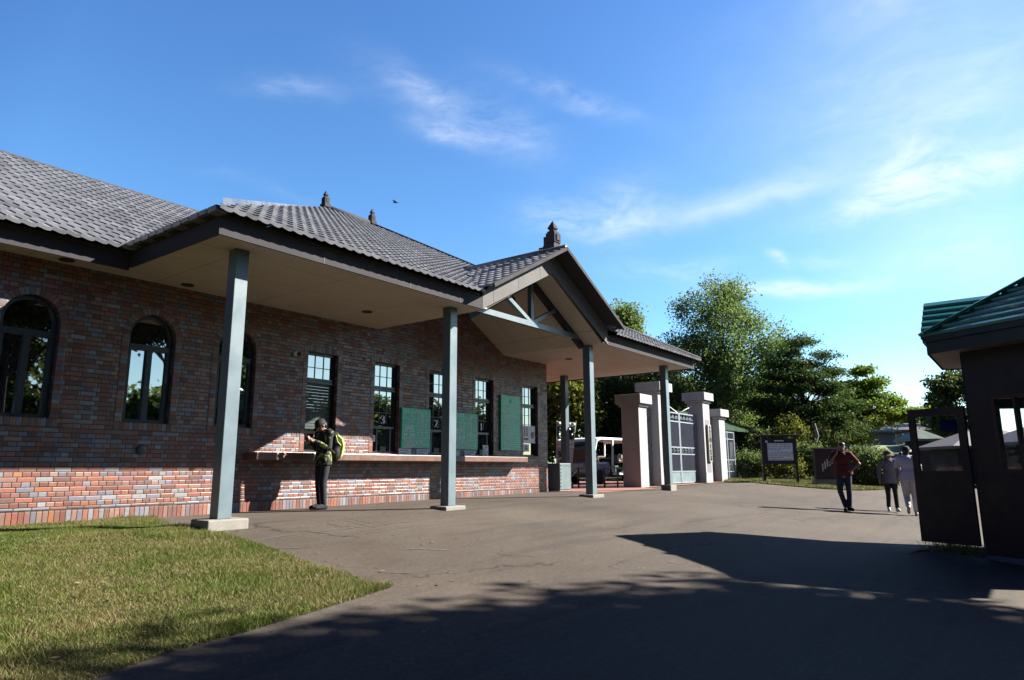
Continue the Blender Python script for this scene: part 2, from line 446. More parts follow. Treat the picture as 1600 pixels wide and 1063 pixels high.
M['kiosk_fascia'] = pm('kiosk_fascia', (.004, .035, .028), .2, 3, .5)
M['wood_dark'] = pm('dark_wood', (.06, .028, .022), .2, 7, .6, bump=.1)
M['maroon'] = pm('maroon_stone', (.075, .028, .026), .12, 5, .4)
M['blue_panel'] = pm('pale_blue_panel', (.80, .92, 1.0), .02, 3, .3, full=True)
M['skin'] = pm('skin', (.50, .30, .21), .06, 20, .55); M['hair'] = pm('hair', (.012, .010, .009), .2, 30, .5)
M['metal'] = pm('galvanised_steel', (.52, .54, .56), .08, 6, .3, metal=.8)
M['brown_pipe'] = pm('brown_pipe', (.16, .10, .07), .12, 6, .4, metal=.3)
M['cart_blue'] = pm('cart_body', (.42, .46, .62), .06, 3, .3, coat=.4)
M['cart_wood'] = pm('cart_wood', (.11, .045, .028), .15, 6, .45)
M['tyre'] = pm('tyre', (.02, .02, .02), .2, 9, .85)
M['banner'] = pm('banner_cloth', (.82, .82, .80), .03, 4, .8, full=True); M['banner_green'] = pm('banner_green', (.02, .19, .085), .06, 4, .8)
M['red'] = pm('red_print', (.45, .03, .03), .05, 5, .5)
M['yellow'] = pm('yellow_tape', (.60, .50, .18), .05, 5, .5)

# ---------------------------------------------------------------- camera, world, sun
cam = bpy.data.cameras.new('camera'); co = bpy.data.objects.new('camera', cam); COL.objects.link(co); sc.camera = co
cam.lens = 24.0; cam.sensor_width = 36.0; cam.clip_start = .05; cam.clip_end = 3000
YAW, PIT, ROL = R(36.9), R(10.7), R(-.28)
fw = Vector((math.cos(YAW) * math.cos(PIT), math.sin(YAW) * math.cos(PIT), math.sin(PIT)))
rt = Vector((math.sin(YAW), -math.cos(YAW), 0)); up = rt.cross(fw)
a = .28 * math.pi / 180   # the camera is held a touch clockwise-free: the horizon climbs to the right
rt2 = rt * math.cos(a) - up * math.sin(a); up2 = rt * math.sin(a) + up * math.cos(a)
mat = Matrix((rt2, up2, -fw)).transposed().to_4x4(); mat.translation = (0, 0, EYE); co.matrix_world = mat

SUN = Vector((1.05, -1.0, .958)).normalized()
sl = bpy.data.lights.new('sun', 'SUN'); so = bpy.data.objects.new('sun', sl); COL.objects.link(so)
sl.energy = 5.0; sl.angle = R(.53); sl.color = (1, .94, .85)
so.rotation_euler = (-SUN).to_track_quat('-Z', 'Y').to_euler(); so.location = (20, -20, 30)

ALB = 1
w = bpy.data.worlds.new('World'); sc.world = w; w.use_nodes = True
nt = w.node_tree; T = NT(nt); bg = nt.nodes['Background']
sky = T.n('ShaderNodeTexSky', sky_type='NISHITA'); sky.sun_disc = False
sky.sun_elevation = math.asin(SUN.z); sky.sun_rotation = math.atan2(SUN.x, SUN.y) % (2 * math.pi)
sky.air_density = 1.0; sky.dust_density = .7; sky.ozone_density = 2.5; sky.altitude = 100
hs = T.n('ShaderNodeHueSaturation'); hs.inputs['Saturation'].default_value = 1.15; hs.inputs['Hue'].default_value = .5
nt.links.new(sky.outputs[0], hs.inputs['Color'])
dirv = T.vmath('NORMALIZE', T.n('ShaderNodeTexCoord').outputs['Generated'])
# wisps of cirrus: (azimuth deg from +X, elevation deg, half width deg, half height deg, tilt deg, strength)
CLOUDS = [(56.2, 29.5, 3.6, .9, 5, .22), (43.3, 29.9, 4.0, 1.2, -28, .24), (42.6, 27.7, 3.4, .8, -6, .34), (37.2, 28.3, 4.4, 1.7, -32, .22),
          (31.5, 30.2, 5.2, .8, -22, .28), (46, 30.6, 4, 1.6, -22, .14), (31.8, 20.8, 3.6, 1.4, -12, .34), (26.9, 21.0, 3.4, 2.2, 0, .36),
          (19.0, 21.0, 9.0, 1.1, 8, .40), (3.6, 19.9, 6.8, 1.1, 6, .78), (5.8, 21.4, 3.0, 1.2, 28, .40), (14.5, 13.9, 5.6, .62, -4, .70),
          (15.1, 16.2, .9, .45, -40, .5), (12.3, 15.8, 2.2, .5, 0, .3), (0.5, 24.0, 9.5, 6.5, 0, .26), (4.5, 26, 12, 8.0, 0, .20),
          (24.4, 15.9, 4.6, 1.0, -10, .22), (3.2, 14.8, 7.0, 3.0, 0, .30), (2.5, 33.5, 7.0, 2.0, 0, .28), (9.5, 5.2, 9.0, 2.2, 0, .55),
          (20.5, 16.2, 2.2, .8, 0, .2), (58, 22.0, 4.5, .5, -10, .10)]
warp = T.n('ShaderNodeTexNoise'); nt.links.new(dirv, warp.inputs['Vector']); warp.inputs['Scale'].default_value = 7; warp.inputs['Detail'].default_value = 4
wv = T.vmath('SUBTRACT', warp.outputs['Color'], (.5, .5, .5))
sw = T.n('ShaderNodeVectorMath', operation='SCALE'); nt.links.new(wv, sw.inputs[0]); sw.inputs['Scale'].default_value = .05
dw = T.vmath('ADD', dirv, sw.outputs[0])
total = soft = None
for az, el, hw, hh, tl, st in CLOUDS:
    az, el, tl = R(az), R(el), R(tl)
    c = Vector((math.cos(az) * math.cos(el), math.sin(az) * math.cos(el), math.sin(el)))
    r_ = Vector((math.sin(az), -math.cos(az), 0)); u_ = r_.cross(c)
    e1 = r_ * math.cos(tl) + u_ * math.sin(tl); e2 = u_ * math.cos(tl) - r_ * math.sin(tl)
    p = T.math('MULTIPLY', T.vmath('DOT_PRODUCT', dw, tuple(e1)), 1 / math.radians(hw))
    q = T.math('MULTIPLY', T.vmath('DOT_PRODUCT', dw, tuple(e2)), 1 / math.radians(hh))
    fr = T.math('GREATER_THAN', T.vmath('DOT_PRODUCT', dirv, tuple(c)), 0.2)
    rr = T.math('ADD', T.math('MULTIPLY', p, p), T.math('MULTIPLY', q, q))
    ga = T.math('MULTIPLY', T.math('MULTIPLY', T.math('POWER', 2.718, T.math('MULTIPLY', rr, -1.1)), fr), st)
    if hw >= 6.9: soft = ga if soft is None else T.math('ADD', soft, ga)
    else: total = ga if total is None else T.math('ADD', total, ga)
mp = T.n('ShaderNodeMapping'); nt.links.new(dw, mp.inputs[0]); mp.inputs['Rotation'].default_value = (0, 0, R(-20)); mp.inputs['Scale'].default_value = (1.0, 1.0, 3.0)
n1 = T.noise(mp.outputs[0], 9, 9, .62, .5); n2 = T.noise(mp.outputs[0], 30, 8, .6, .9)
tex = T.math('ADD', T.math('MULTIPLY', T.mapr(n1, .34, .68), .75), T.math('MULTIPLY', T.mapr(n2, .35, .7), .30))
veil = T.math('ADD', T.math('MULTIPLY', T.mapr(n1, .3, .7), .5), .42)
cl = T.math('ADD', T.math('MULTIPLY', total, tex), T.math('MULTIPLY', soft, veil), clamp=True)
zz = T.sep(dirv)[2]
# the air is deepest blue and darkest overhead
zen = T.mapr(zz, .605, .76, 1.06, .05)
dx_, dy_, _z = T.sep(dirv)
west = T.mapr(dx_, -.12, .26, .25, 1.0)          # the air away from the sun is deeper and darker
high = T.math('SUBTRACT', 1.0, T.math('MULTIPLY', T.math('MULTIPLY', T.mapr(dy_, -.30, .0, 1, 0), T.mapr(zz, .20, .38)), .55))
zen = T.math('MULTIPLY', zen, T.math('MULTIPLY', west, high))
low = T.mapr(zz, .12, .60, 1.30, 1.10)            # and pales toward the horizon
skb = T.mix(1.0, hs.outputs[0], T.comb(T.math('MULTIPLY', T.math('MULTIPLY', zen, low), .93), T.math('MULTIPLY', T.math('MULTIPLY', T.math('POWER', zen, .9), low), 1.19), T.math('MULTIPLY', T.math('POWER', zen, .62), 1.62)), 'MULTIPLY')
skb = T.mix(1.0, skb, (.88, .88, .88, 1), 'MULTIPLY')
skc = T.mix(cl, skb, (7.4, 7.7, 8.0, 1))
nt.links.new(skc, bg.inputs['Color']); bg.inputs['Strength'].default_value = .050

ALB = .45
sc.view_settings.view_transform = 'Standard'; sc.view_settings.look = 'None'; sc.view_settings.gamma = 1; sc.view_settings.use_curve_mapping = False
sc.view_settings.exposure = 1.79
sc.cycles.max_bounces = 7; sc.cycles.diffuse_bounces = 1; sc.cycles.use_denoising = True; sc.cycles.caustics_reflective = False; sc.cycles.caustics_refractive = False

# ---------------------------------------------------------------- ground
def sheet(name, xs, ys, off, m, keep=None, kind='structure'):
    mb = MB(); nx, ny = len(xs), len(ys)
    mb.v = [(x, y, g(x, y) + off) for x in xs for y in ys]
    for i in range(nx - 1):
        for j in range(ny - 1):
            cx, cy = (xs[i] + xs[i + 1]) / 2, (ys[j] + ys[j + 1]) / 2
            if keep is None or keep(cx, cy): mb.f.append((i * ny + j, (i + 1) * ny + j, (i + 1) * ny + j + 1, i * ny + j + 1))
    o = mb.build(name, m, fix=False); o['kind'] = kind
    return o
XS = [-900, -400, -150, -60, -20] + [x * 1.0 for x in range(-18, 62, 1)] + [80, 150, 400, 900, 2000]
YS = [-900, -400, -150, -60, -30] + [y * 1.0 for y in range(-28, 9)] + [8.8] + [y * 1.0 for y in range(10, 31)] + [60, 150, 400, 900, 2000]
sheet('ground', XS, YS, -.012, M['earth'])
def asphalt_zone(x, y):
    if x < -18 or x > 61 or y < -28: return False
    if y > 11.6 and x < 18: return False
    if y > 10.3 and x >= 18: return False
    return True
sheet('pavement', [x for x in XS if -20 <= x <= 62], [y for y in YS if -30 <= y <= 12], 0, M['asphalt'], asphalt_zone)
pv = MB()
xs = [16.9 + .6 * i for i in range(24)]; ys = [9.55 + .6 * i for i in range(22)]
pv.v = [(x, y, g(x, y) + .006) for x in xs for y in ys]
pv.f = [(i * 22 + j, (i + 1) * 22 + j, (i + 1) * 22 + j + 1, i * 22 + j + 1) for i in range(23) for j in range(21) if not (i > 5 and j < 1)]
pv.build('paved_path', M['paver'], fix=False)['kind'] = 'structure'

def flat_poly(name, poly, off, m, step=.4):
    v, f = fill2d(poly, []); bm = bmesh.new()
    vs = [bm.verts.new((a, b, 0)) for a, b in v]
    for q in f:
        try: bm.faces.new([vs[i] for i in q])
        except ValueError: pass
    for ax, lo, hi in ((0, min(p[0] for p in poly), max(p[0] for p in poly)), (1, min(p[1] for p in poly), max(p[1] for p in poly))):
        t = lo + step
        while t < hi:
            n = Vector((1, 0, 0)) if ax == 0 else Vector((0, 1, 0))
            bmesh.ops.bisect_plane(bm, geom=bm.verts[:] + bm.edges[:] + bm.faces[:], plane_co=n * t, plane_no=n); t += step
    for p in bm.verts: p.co.z = g(p.co.x, p.co.y) + off
    bmesh.ops.recalc_face_normals(bm, faces=bm.faces)
    if bm.faces and sum(fc.normal.z for fc in bm.faces) < 0: bmesh.ops.reverse_faces(bm, faces=bm.faces)
    me = bpy.data.meshes.new(name); bm.to_mesh(me); bm.free(); me.materials.append(m)
    o = bpy.data.objects.new(name, me); COL.objects.link(o); o['kind'] = 'structure'
    return o
LAWN = [(5.6, 11.34), (5.25, 10.7), (4.95, 9.6), (4.86, 8.62), (4.88, 7.42), (4.72, 6.6), (4.62, 6.0), (4.56, 5.4), (4.5, 4.84), (4.15, 4.72), (3.77, 4.66), (2.98, 4.5), (2.26, 4.4),
        (1.77, 4.23), (.6, 4.05), (-2, 3.6), (-9, 2.5), (-9, 11.34)]
flat_poly('lawn', LAWN, .012, M['lawn'])
VERGE = [(27.3, 9.9), (27.15, 9.2), (27.2, 8.2), (27.5, 7.2), (27.95, 6.4), (28.7, 5.8), (29.5, 5.42), (31, 5.15), (32.6, 5.03), (36, 5.4), (40, 6.0), (40, 30), (29.0, 30), (29.0, 10.6)]
flat_poly('lawn', VERGE, .03, M['lawn'], .8)

def litter(name, n, box, size, m, seed, keep=None):
    r2 = np.random.default_rng(seed); x = r2.uniform(box[0], box[1], n); y = r2.uniform(box[2], box[3], n)
    if keep is not None: k = keep(x, y); x, y = x[k], y[k]
    n = len(x); z = gv(x, y) + .012 + .03 * in_poly(x, y, LAWN); a = r2.uniform(0, 6.28, n); s_ = size * r2.uniform(.5, 1.4, n); v = np.empty((n, 4, 3))
    for q in range(4):
        rr_ = s_ * (1.0 if q % 2 == 0 else .45); v[:, q] = np.stack([x + np.cos(a + q * 1.571) * rr_, y + np.sin(a + q * 1.571) * rr_, z + r2.uniform(0, .012, n)], 1)
    o = np_mesh(name, v.reshape(-1, 3), np.arange(4 * n).reshape(-1, 4), m); o['kind'] = 'stuff'; return o
def in_poly(px, py, poly):
    px, py = np.asarray(px), np.asarray(py); ins = np.zeros(px.shape, bool); n = len(poly)
    for i in range(n):
        (x0, y0), (x1, y1) = poly[i], poly[i - 1]
        c = ((y0 > py) != (y1 > py)) & (px < (x1 - x0) * (py - y0) / (y1 - y0 + 1e-12) + x0); ins ^= c
    return ins
def gv(x, y):
    c = np.clip(y, -30, 8.8); return .075 * c + .008 * (np.clip(x, -20, 40) - 3) * np.clip(y / 8.8, 0, 1)
def grass(name, poly, n, hmin, hmax, wid, box, off=.01, extra=None):
    x = rng.uniform(box[0], box[1], n); y = rng.uniform(box[2], box[3], n); k = in_poly(x, y, poly)
    if extra is not None: k &= extra(x, y)
    x, y = x[k], y[k]; n = len(x); z = gv(x, y) + off
    a = rng.uniform(0, 2 * np.pi, n); cl = .75 + .5 * np.sin(x * 3.1 + np.sin(y * 2.3) * 2) * np.sin(y * 2.7 + x); h = rng.uniform(hmin, hmax, n) * np.clip(cl, .45, 1.3)
    l = rng.uniform(.2, 1.25, n) * h; la = rng.uniform(0, 2 * np.pi, n)
    w_ = wid * rng.uniform(.6, 1.3, n)
    v = np.empty((n, 3, 3)); cx, cy = np.cos(a) * w_, np.sin(a) * w_
    v[:, 0] = np.stack([x - cx, y - cy, z], 1); v[:, 1] = np.stack([x + cx, y + cy, z], 1)
    v[:, 2] = np.stack([x + np.cos(la) * l, y + np.sin(la) * l, z + h], 1)
    o = np_mesh(name, v.reshape(-1, 3), np.arange(n * 3).reshape(-1, 3), M['blades'], tri=True); o['kind'] = 'stuff'
    return o
LAWN_G = LAWN[:]
def ragged(x, y):
    j = .07 * np.sin(x * 9 + y * 4) * np.sin(y * 11 - x * 3) + .04 * np.sin(x * 31) * np.sin(y * 27); return in_poly(x + j, y + j * .8 - .02, LAWN)
grass('grass', LAWN_G, 620000, .022, .058, .0032, (-1.5, 5.6, 2.5, 11.33), extra=lambda x, y: (x > y / 3.33 - 1.2) & ragged(x, y))
grass('grass', LAWN_G, 260000, .022, .058, .0045, (-7, 2.4, 2.4, 11.33), extra=lambda x, y: (x <= y / 3.33 - 1.2))
grass('grass', LAWN_G, 60000, .06, .11, .0045, (-1.5, 5.6, 2.5, 11.33), extra=lambda x, y: (np.sin(x * 5.3 + 1.7 * np.sin(y * 3.9)) * np.sin(y * 6.1 + 2.1 * np.sin(x * 2.7)) > .80))
EDGE = [(4.62, 4.98), (4.5, 4.86), (3.77, 4.68), (2.98, 4.52), (2.26, 4.42), (1.77, 4.25), (.6, 4.07), (.6, 3.99), (1.77, 4.17), (2.26, 4.34), (2.98, 4.44), (3.77, 4.60), (4.55, 4.78)]
grass('grass', EDGE, 60000, .015, .05, .004, (.4, 4.7, 3.9, 5.1))
grass('grass', VERGE, 60000, .05, .12, .009, (27, 36, 5, 11), .03)

litter('fallen_leaves', 420, (1.0, 9, 3.2, 9.5), .028, leaf_mat('dry_leaf', (.20, .13, .06), (.33, .24, .11), (.50, .42, .27), .1), 5, lambda x, y: (in_poly(x, y, LAWN) | (np.sin(x * 3 + y) > .2)))
# ---------------------------------------------------------------- ticket building
TB = thing('ticket_building', 'long red brick ticket building under grey tiled roofs with a pillared porch', 'building', (0, 0, 0))
WY = 11.35; SOF = 4.50; FY = 8.22; EY = 8.01; X0, X1 = 4.55, 20.42; XC = 12.44
WX1 = 16.83
def arch(cx, hw, z0, zs, n=14):
    return [(cx - hw, z0), (cx + hw, z0)] + [(cx + hw * math.cos(math.pi * k / n), zs + hw * math.sin(math.pi * k / n)) for k in range(n + 1)]
def rect(x0, x1, z0, z1): return [(x0, z0), (x1, z0), (x1, z1), (x0, z1)]
ARCH = [.05, 1.80, 3.54, 5.28, 6.80]; TICK = [8.70, 10.46, 12.18, 13.90, 15.97]
HW = .37; ZA0, ZAS = 2.18, 3.58; ZT0, ZT1 = 1.775, 3.765
holes = [arch(c, HW, ZA0, ZAS) for c in ARCH] + [rect(c - HW, c + HW, ZT0, ZT1) for c in TICK]
zv = 6.0
outer = [(-9, .3), (WX1, .3), (WX1, SOF + .02), (XC + 2.42, SOF + .02), (XC + .3, SOF + 1.3), (XC - .3, SOF + 1.3), (XC - 2.42, SOF + .02), (-9, SOF + .02)]
v2, f2 = fill2d(outer, holes)
wall = MB(); wall.add([(a, WY, b) for a, b in v2], f2)
DEP = .15
for h in holes:
    n = len(h)
    for i in range(n):
        (a, b), (c, d) = h[i], h[(i + 1) % n]
        wall.add([(a, WY, b), (c, WY, d), (c, WY + DEP, d), (a, WY + DEP, b)], [(0, 1, 2, 3)])
wall.add([(WX1, WY, .3), (WX1, 19.6, .3), (WX1, 19.6, SOF + .02), (WX1, WY, SOF + .02)], [(0, 1, 2, 3)])
wall.add([(-9, WY, .3), (-9, 19.6, .3), (-9, 19.6, 7), (-9, WY, SOF)], [(3, 2, 1, 0)])
wall.add([(-9, 19.6, .3), (WX1, 19.6, .3), (WX1, 19.6, SOF), (-9, 19.6, SOF)], [(0, 1, 2, 3)])
wall.build('brick_wall', M['brick'], TB, fix=False)
# soldier courses: base, sills, jambs, arches
so_ = MB()
def strip(x0, x1, z0, z1, nu, nv, y=WY - .004, u0=0):
    so_.add([(x0, y, z0), (x1, y, z0), (x1, y, z1), (x0, y, z1)], [(0, 1, 2, 3)], [[(u0, 0), (u0 + nu, 0), (u0 + nu, nv), (u0, nv)]])
k = 0
x = -9.0
while x < WX1:
    strip(x, min(x + .82, WX1), .3, .885, 11 if x + .82 < WX1 else (WX1 - x) / .0745, 1, u0=k); x += .82; k += 11
base_soldier = so_.build('base_course', M['brick_uv'], TB, fix=False)
for c in ARCH:
    so_ = MB(); B_ = .115
    nb = 20
    for i in range(nb):
        a0, a1 = math.pi * i / nb, math.pi * (i + 1) / nb
        P = lambda r, a: (c + r * math.cos(a), WY - .004, ZAS + r * math.sin(a))
        so_.add([P(HW, a0), P(HW + B_, a0), P(HW + B_, a1), P(HW, a1)], [(0, 1, 2, 3)], [[(i, 0), (i, 1), (i + 1, 1), (i + 1, 0)]])
    nr = 20
    for sx in (-1, 1):
        xa, xb = sorted((c + sx * HW, c + sx * (HW + B_)))
        so_.add([(xa, WY - .004, ZA0), (xb, WY - .004, ZA0), (xb, WY - .004, ZAS), (xa, WY - .004, ZAS)], [(0, 1, 2, 3)], [[(40 + sx, 0), (41 + sx, 0), (41 + sx, nr), (40 + sx, nr)]])
    strip(c - HW - B_, c + HW + B_, ZA0 - .125, ZA0 - .004, 13, 1, u0=60)
    so_.build('arch_surround', M['brick_uv'], TB, fix=False)
for c in TICK:
    so_ = MB(); B_ = .112
    strip(c - HW - B_, c + HW + B_, ZT1, ZT1 + .125, 13, 1, u0=10)
    for sx in (-1, 1):
        xa, xb = sorted((c + sx * HW, c + sx * (HW + B_)))
        so_.add([(xa, WY - .004, ZT0), (xb, WY - .004, ZT0), (xb, WY - .004, ZT1), (xa, WY - .004, ZT1)], [(0, 1, 2, 3)], [[(50 + sx, 0), (51 + sx, 0), (51 + sx, 28), (50 + sx, 28)]])
    so_.build('window_surround', M['brick_uv'], TB, fix=False)
# windows
for c in ARCH:
    fr = MB(); y0, y1 = WY + .085, WY + .14
    n = 14; pin = arch(c, HW - .055, ZA0 + .05, ZAS); pout = arch(c, HW + .01, ZA0 - .01, ZAS)
    for i in range(len(pin)):
        j = (i + 1) % len(pin)
        fr.add([(*p, ) for p in [(pout[i][0], y0, pout[i][1]), (pout[j][0], y0, pout[j][1]), (pin[j][0], y0, pin[j][1]), (pin[i][0], y0, pin[i][1]),
                (pin[i][0], y1, pin[i][1]), (pin[j][0], y1, pin[j][1])]], [(0, 1, 2, 3), (3, 2, 5, 4)])
    fr.box(c - HW + .05, c + HW - .05, y0 - .008, y1, 3.36, 3.45); fr.box(c - .045, c + .045, y0 - .008, y1, ZA0 + .03, 3.36)
    fr.box(c - HW + .05, c - HW + .085, y0 + .006, y1, ZA0 + .05, 3.36); fr.box(c + HW - .085, c + HW - .05, y0 + .006, y1, ZA0 + .05, 3.36)
    wf = fr.build('arched_window', M['frame'], TB)
    pa = MB(); pp = arch(c, HW - .05, ZA0 + .04, ZAS)
    pa.add([(a, WY + .128, b) for a, b in pp], [tuple(range(len(pp)))]); pa.build('pane', M['glass'], wf, fix=False)
NUM = [None, '3', '2', '1', None]
for ti, c in enumerate(TICK):
    y0, y1 = WY + .085, WY + .14; a0, a1 = c - HW, c + HW
    fr = MB(); zt = 3.20
    fr.box(a0 - .005, a0 + .05, y0, y1, ZT0, ZT1); fr.box(a1 - .05, a1 + .005, y0, y1, ZT0, ZT1)
    fr.box(a0 + .05, a1 - .05, y0, y1, ZT1 - .05, ZT1 + .005); fr.box(a0 + .05, a1 - .05, y0, y1, ZT0 - .005, ZT0 + .04)
    wf = fr.build('ticket_window', M['frame'], TB)
    tr = MB(); tr.box(a0 + .045, a1 - .045, y0 - .012, y1, zt - .055, zt - .015); tr.box(a0 + .045, a1 - .045, y0 - .004, y1, zt, zt + .045)
    tr.build('transom', M['frame_lt'], wf)
    mu = MB()
    for kx in (-1, 1): mu.box(c + kx * .105 - .006, c + kx * .105 + .006, y1 - .024, y1 - .012, zt + .04, ZT1 - .05)
    mu.box(a0 + .05, a1 - .05, y1 - .0245, y1 - .0115, 3.46, 3.472)
    if ti != 0:
        for kx in (-1, 1): mu.box(c + kx * .105 - .006, c + kx * .105 + .006, y1 - .024, y1 - .012, 2.42, zt - .05)
        for zz_ in (2.66, 2.92): mu.box(a0 + .05, a1 - .05, y1 - .0245, y1 - .0115, zz_, zz_ + .011)
    mu.build('glazing_bar', M['frame_lt'], wf)
    pa = MB(); pa.add([(a0 + .04, y1 - .01, ZT0 + .03), (a1 - .04, y1 - .01, ZT0 + .03), (a1 - .04, y1 - .01, ZT1 - .04), (a0 + .04, y1 - .01, ZT1 - .04)], [(0, 1, 2, 3)])
    pa.build('pane', M['glass'], wf, fix=False)
    if NUM[ti]:
        nb = MB(); put_text(nb, NUM[ti], .27, (c + .02, y1 - .016, 2.50), (1, 0, 0), (0, 0, 1), bold=.012)
        nb.build('window_number', M['white'], wf, fix=False)
        hb = MB(); hb.box(a0 + .05, a1 - .05, y0 - .006, y1, 2.31, 2.36)
        hb.box(c - .20, c - .17, y0 - .006, y1, ZT0 + .04, 2.31); hb.box(c + .19, c + .22, y0 - .006, y1, ZT0 + .04, 2.31)
        hb.build('hatch_frame', M['frame_lt'], wf)
        hp = MB(); hp.box(c - .169, c + .189, y1 - .03, y1 - .018, ZT0 + .16, 2.22); hp.build('hatch_glass', M['glass2'], wf)
        hk = MB(); hk.box(c - .07, c + .11, y1 - .04, y1 - .028, ZT0 + .04, ZT0 + .15); hk.build('speaking_slot', M['black'], wf)
    if ti == 0:
        bl = MB()
        for q in range(15): bl.box(a0 + .06, a1 - .06, y1 - .03, y1 - .016, 2.22 + q * .062, 2.22 + q * .062 + .052)
        bl.build('blind', pm('blind_slats', (.05, .085, .08), .1, 4, .65), wf)
        sl_ = MB(); sl_.box(a0 + .05, a1 - .05, y0 - .006, y1, 2.14, 2.19); sl_.box(a0 + .05, a1 - .05, y0 - .006, y1, 2.02, 2.06)
        sl_.build('rail', M['counter'], wf)
# counter shelf
ct = MB(); ct.box(7.06, 15.28, 10.95, WY + .02, 1.60, 1.735); ct.build('counter_shelf', M['counter'], TB, bev=.012)
vc = MB(); vc.lathe([(.075, 0), (.075, .03), (.06, .05), (.02, .058)], (5.25, WY, 1.75), 20, (1, 0, 0), (0, 0, 1), (0, -1, 0)); vc.build('vent_cap', M['frame_lt'], TB, smooth=False)

# soffits
sf = MB()
def splate(x0, x1, y0, y1): sf.box(x0, x1, y0, y1, SOF, SOF + .03)
splate(X0, XC - 2.3, FY, WY + .0); splate(XC + 2.3, WX1, FY, WY); splate(WX1, X1, FY, 22.4)
splate(-9, X0 + .01, 10.74, WY)
sf.build('soffit', M['soffit'], TB)
vs = MB()
for sx in (-1, 1):
    vs.add([(XC + sx * 2.3, FY + .04, SOF), (XC + sx * 2.3, WY + .05, SOF), (XC, WY + .05, SOF + 1.27), (XC, FY + .04, SOF + 1.27)], [(0, 1, 2, 3)])
    vs.add([(XC + sx * 2.3, FY + .04, SOF + .05), (XC + sx * 2.3, WY + .05, SOF + .05), (XC, WY + .05, SOF + 1.32), (XC, FY + .04, SOF + 1.32)], [(0, 1, 2, 3)])
vs.build('vault_soffit', M['soffit'], TB)
# fascia boards
fa = MB(); FB = 4.47; FT = 4.72
fa.box(X0, XC - 2.44, FY - .03, FY, FB, FT); fa.build('fascia', M['fascia'], TB)
fa = MB(); fa.box(XC + 2.44, X1, FY - .03, FY, FB, FT); fa.build('fascia', M['fascia'], TB); fa = MB()
fa.box(X0 - .03, X0, FY - .03, 10.70, FB, FT); fa.build('fascia', M['fascia'], TB)
fa = MB(); fa.box(X1, X1 + .03, FY - .03, 22.5, FB, FT); fa.build('fascia', M['fascia'], TB)
fa = MB(); fa.box(-9, X0 - .03, 10.70, 10.73, 4.43, 4.68)
fa.build('fascia', M['fascia'], TB)
# joints of the fascia boards
jn = MB()
for xx in (6.2, 8.0, 9.3, 16.6, 18.6):
    jn = MB(); jn.box(xx, xx + .008, FY - .034, FY - .029, FB, FT); jn.build('fascia_joint', M['black'], TB)

# tiled slopes: real wavy, stepped tiles
def tile_slope(name, o, along, upv, L, H, clips, mat_, tw=.182, ex=.31, amp=.025, lip=.044, drop=None):
    o, along, upv = map(Vector, (o, along, upv)); nrm = along.cross(upv).normalized()
    if nrm.z < 0: nrm = -nrm
    nt_ = int(math.ceil(L / tw)); nc = int(math.ceil(H / ex)); S = 7
    fr = np.array([0, .16, .32, .48, .62, .78, .94])
    us = (np.arange(nt_)[:, None] + fr[None, :]).ravel(); us = np.append(us, nt_)
    def roll(f): return amp * np.where(f > .93, .25, (.5 + .5 * np.cos(np.pi * np.minimum(f / .72, 1))) ** 1.15)
    prof = roll(us % 1.0)
    V = []; F = []
    A, U, N, O = (np.array(q) for q in (along, upv, nrm, o))
    nu = len(us)
    for c in range(nc):
        for (vv, dz) in ((c * ex - .012, -.012), (c * ex - .012, lip), (c * ex + ex * .5, lip * .5), ((c + 1) * ex, .0)):
            sag = 1.0 if dz != -.012 else .9
            V.append(O + np.outer(us * tw, A) + U * vv + np.outer(prof * sag + dz, N))
        b = c * 4 * nu
        for r in range(3):
            i = np.arange(nu - 1) + b + r * nu
            F.append(np.stack([i, i + 1, i + 1 + nu, i + nu], 1))
    V = np.concatenate(V); F = np.concatenate(F)
    bm = bmesh.new(); bv = [bm.verts.new(p) for p in V]
    lay = bm.faces.layers.float.new('tone'); r9 = np.random.default_rng(int(L * 100)); tone = r9.normal(1.0, .13, (nc, nt_ + 1)).clip(.65, 1.35); nper = 3 * (nu - 1)
    for fi_, q in enumerate(F):
        fc = bm.faces.new([bv[i] for i in q]); fc.smooth = True
        row_ = fi_ // nper; fc[lay] = tone[row_, ((fi_ % nper) % (nu - 1)) // S] * (1.12 if (fi_ % nper) < (nu - 1) else 1.0)
    for (pc, pn) in clips:
        bmesh.ops.bisect_plane(bm, geom=bm.verts[:] + bm.edges[:] + bm.faces[:], plane_co=pc, plane_no=pn, clear_outer=True)
    if drop:
        for (pc, pn) in drop['cuts']: bmesh.ops.bisect_plane(bm, geom=bm.verts[:] + bm.edges[:] + bm.faces[:], plane_co=pc, plane_no=pn)
        kill = [f for f in bm.faces if drop['test'](f.calc_center_median())]
        bmesh.ops.delete(bm, geom=kill, context='FACES')
    for e in bm.edges:
        if len(e.link_faces) == 2 and e.calc_face_angle(0) > R(50): e.smooth = False
    me = bpy.data.meshes.new(name); bm.to_mesh(me); bm.free(); me.materials.append(mat_)
    ob = bpy.data.objects.new(name, me); COL.objects.link(ob); ob.parent = TB
    return ob
EZ = 4.745; RZ = 8.78; R1X, R2X, RY = 11.62, 13.37, 15.4
A0 = Vector((X0 - .15, EY, EZ)); A1 = Vector((X1 + .12, EY, EZ)); P1 = Vector((R1X, RY, RZ)); P2 = Vector((R2X, RY, RZ))
sl_up = Vector((0, RY - EY, RZ - EZ)); H_ = sl_up.length; sl_up.normalize()
def vplane(p, q, side):
    d = q - p; n = Vector((d.y, -d.x, 0)).normalized()
    return (p, n if n.dot(side) > 0 else -n)
hipL = vplane(A0, P1, Vector((-1, 1, 0))); hipR = vplane(A1, P2, Vector((1, 1, 0)))
GZ = 6.25; GW = 2.6; gback = EY + (GZ - EZ) / ((RZ - EZ) / (RY - EY))
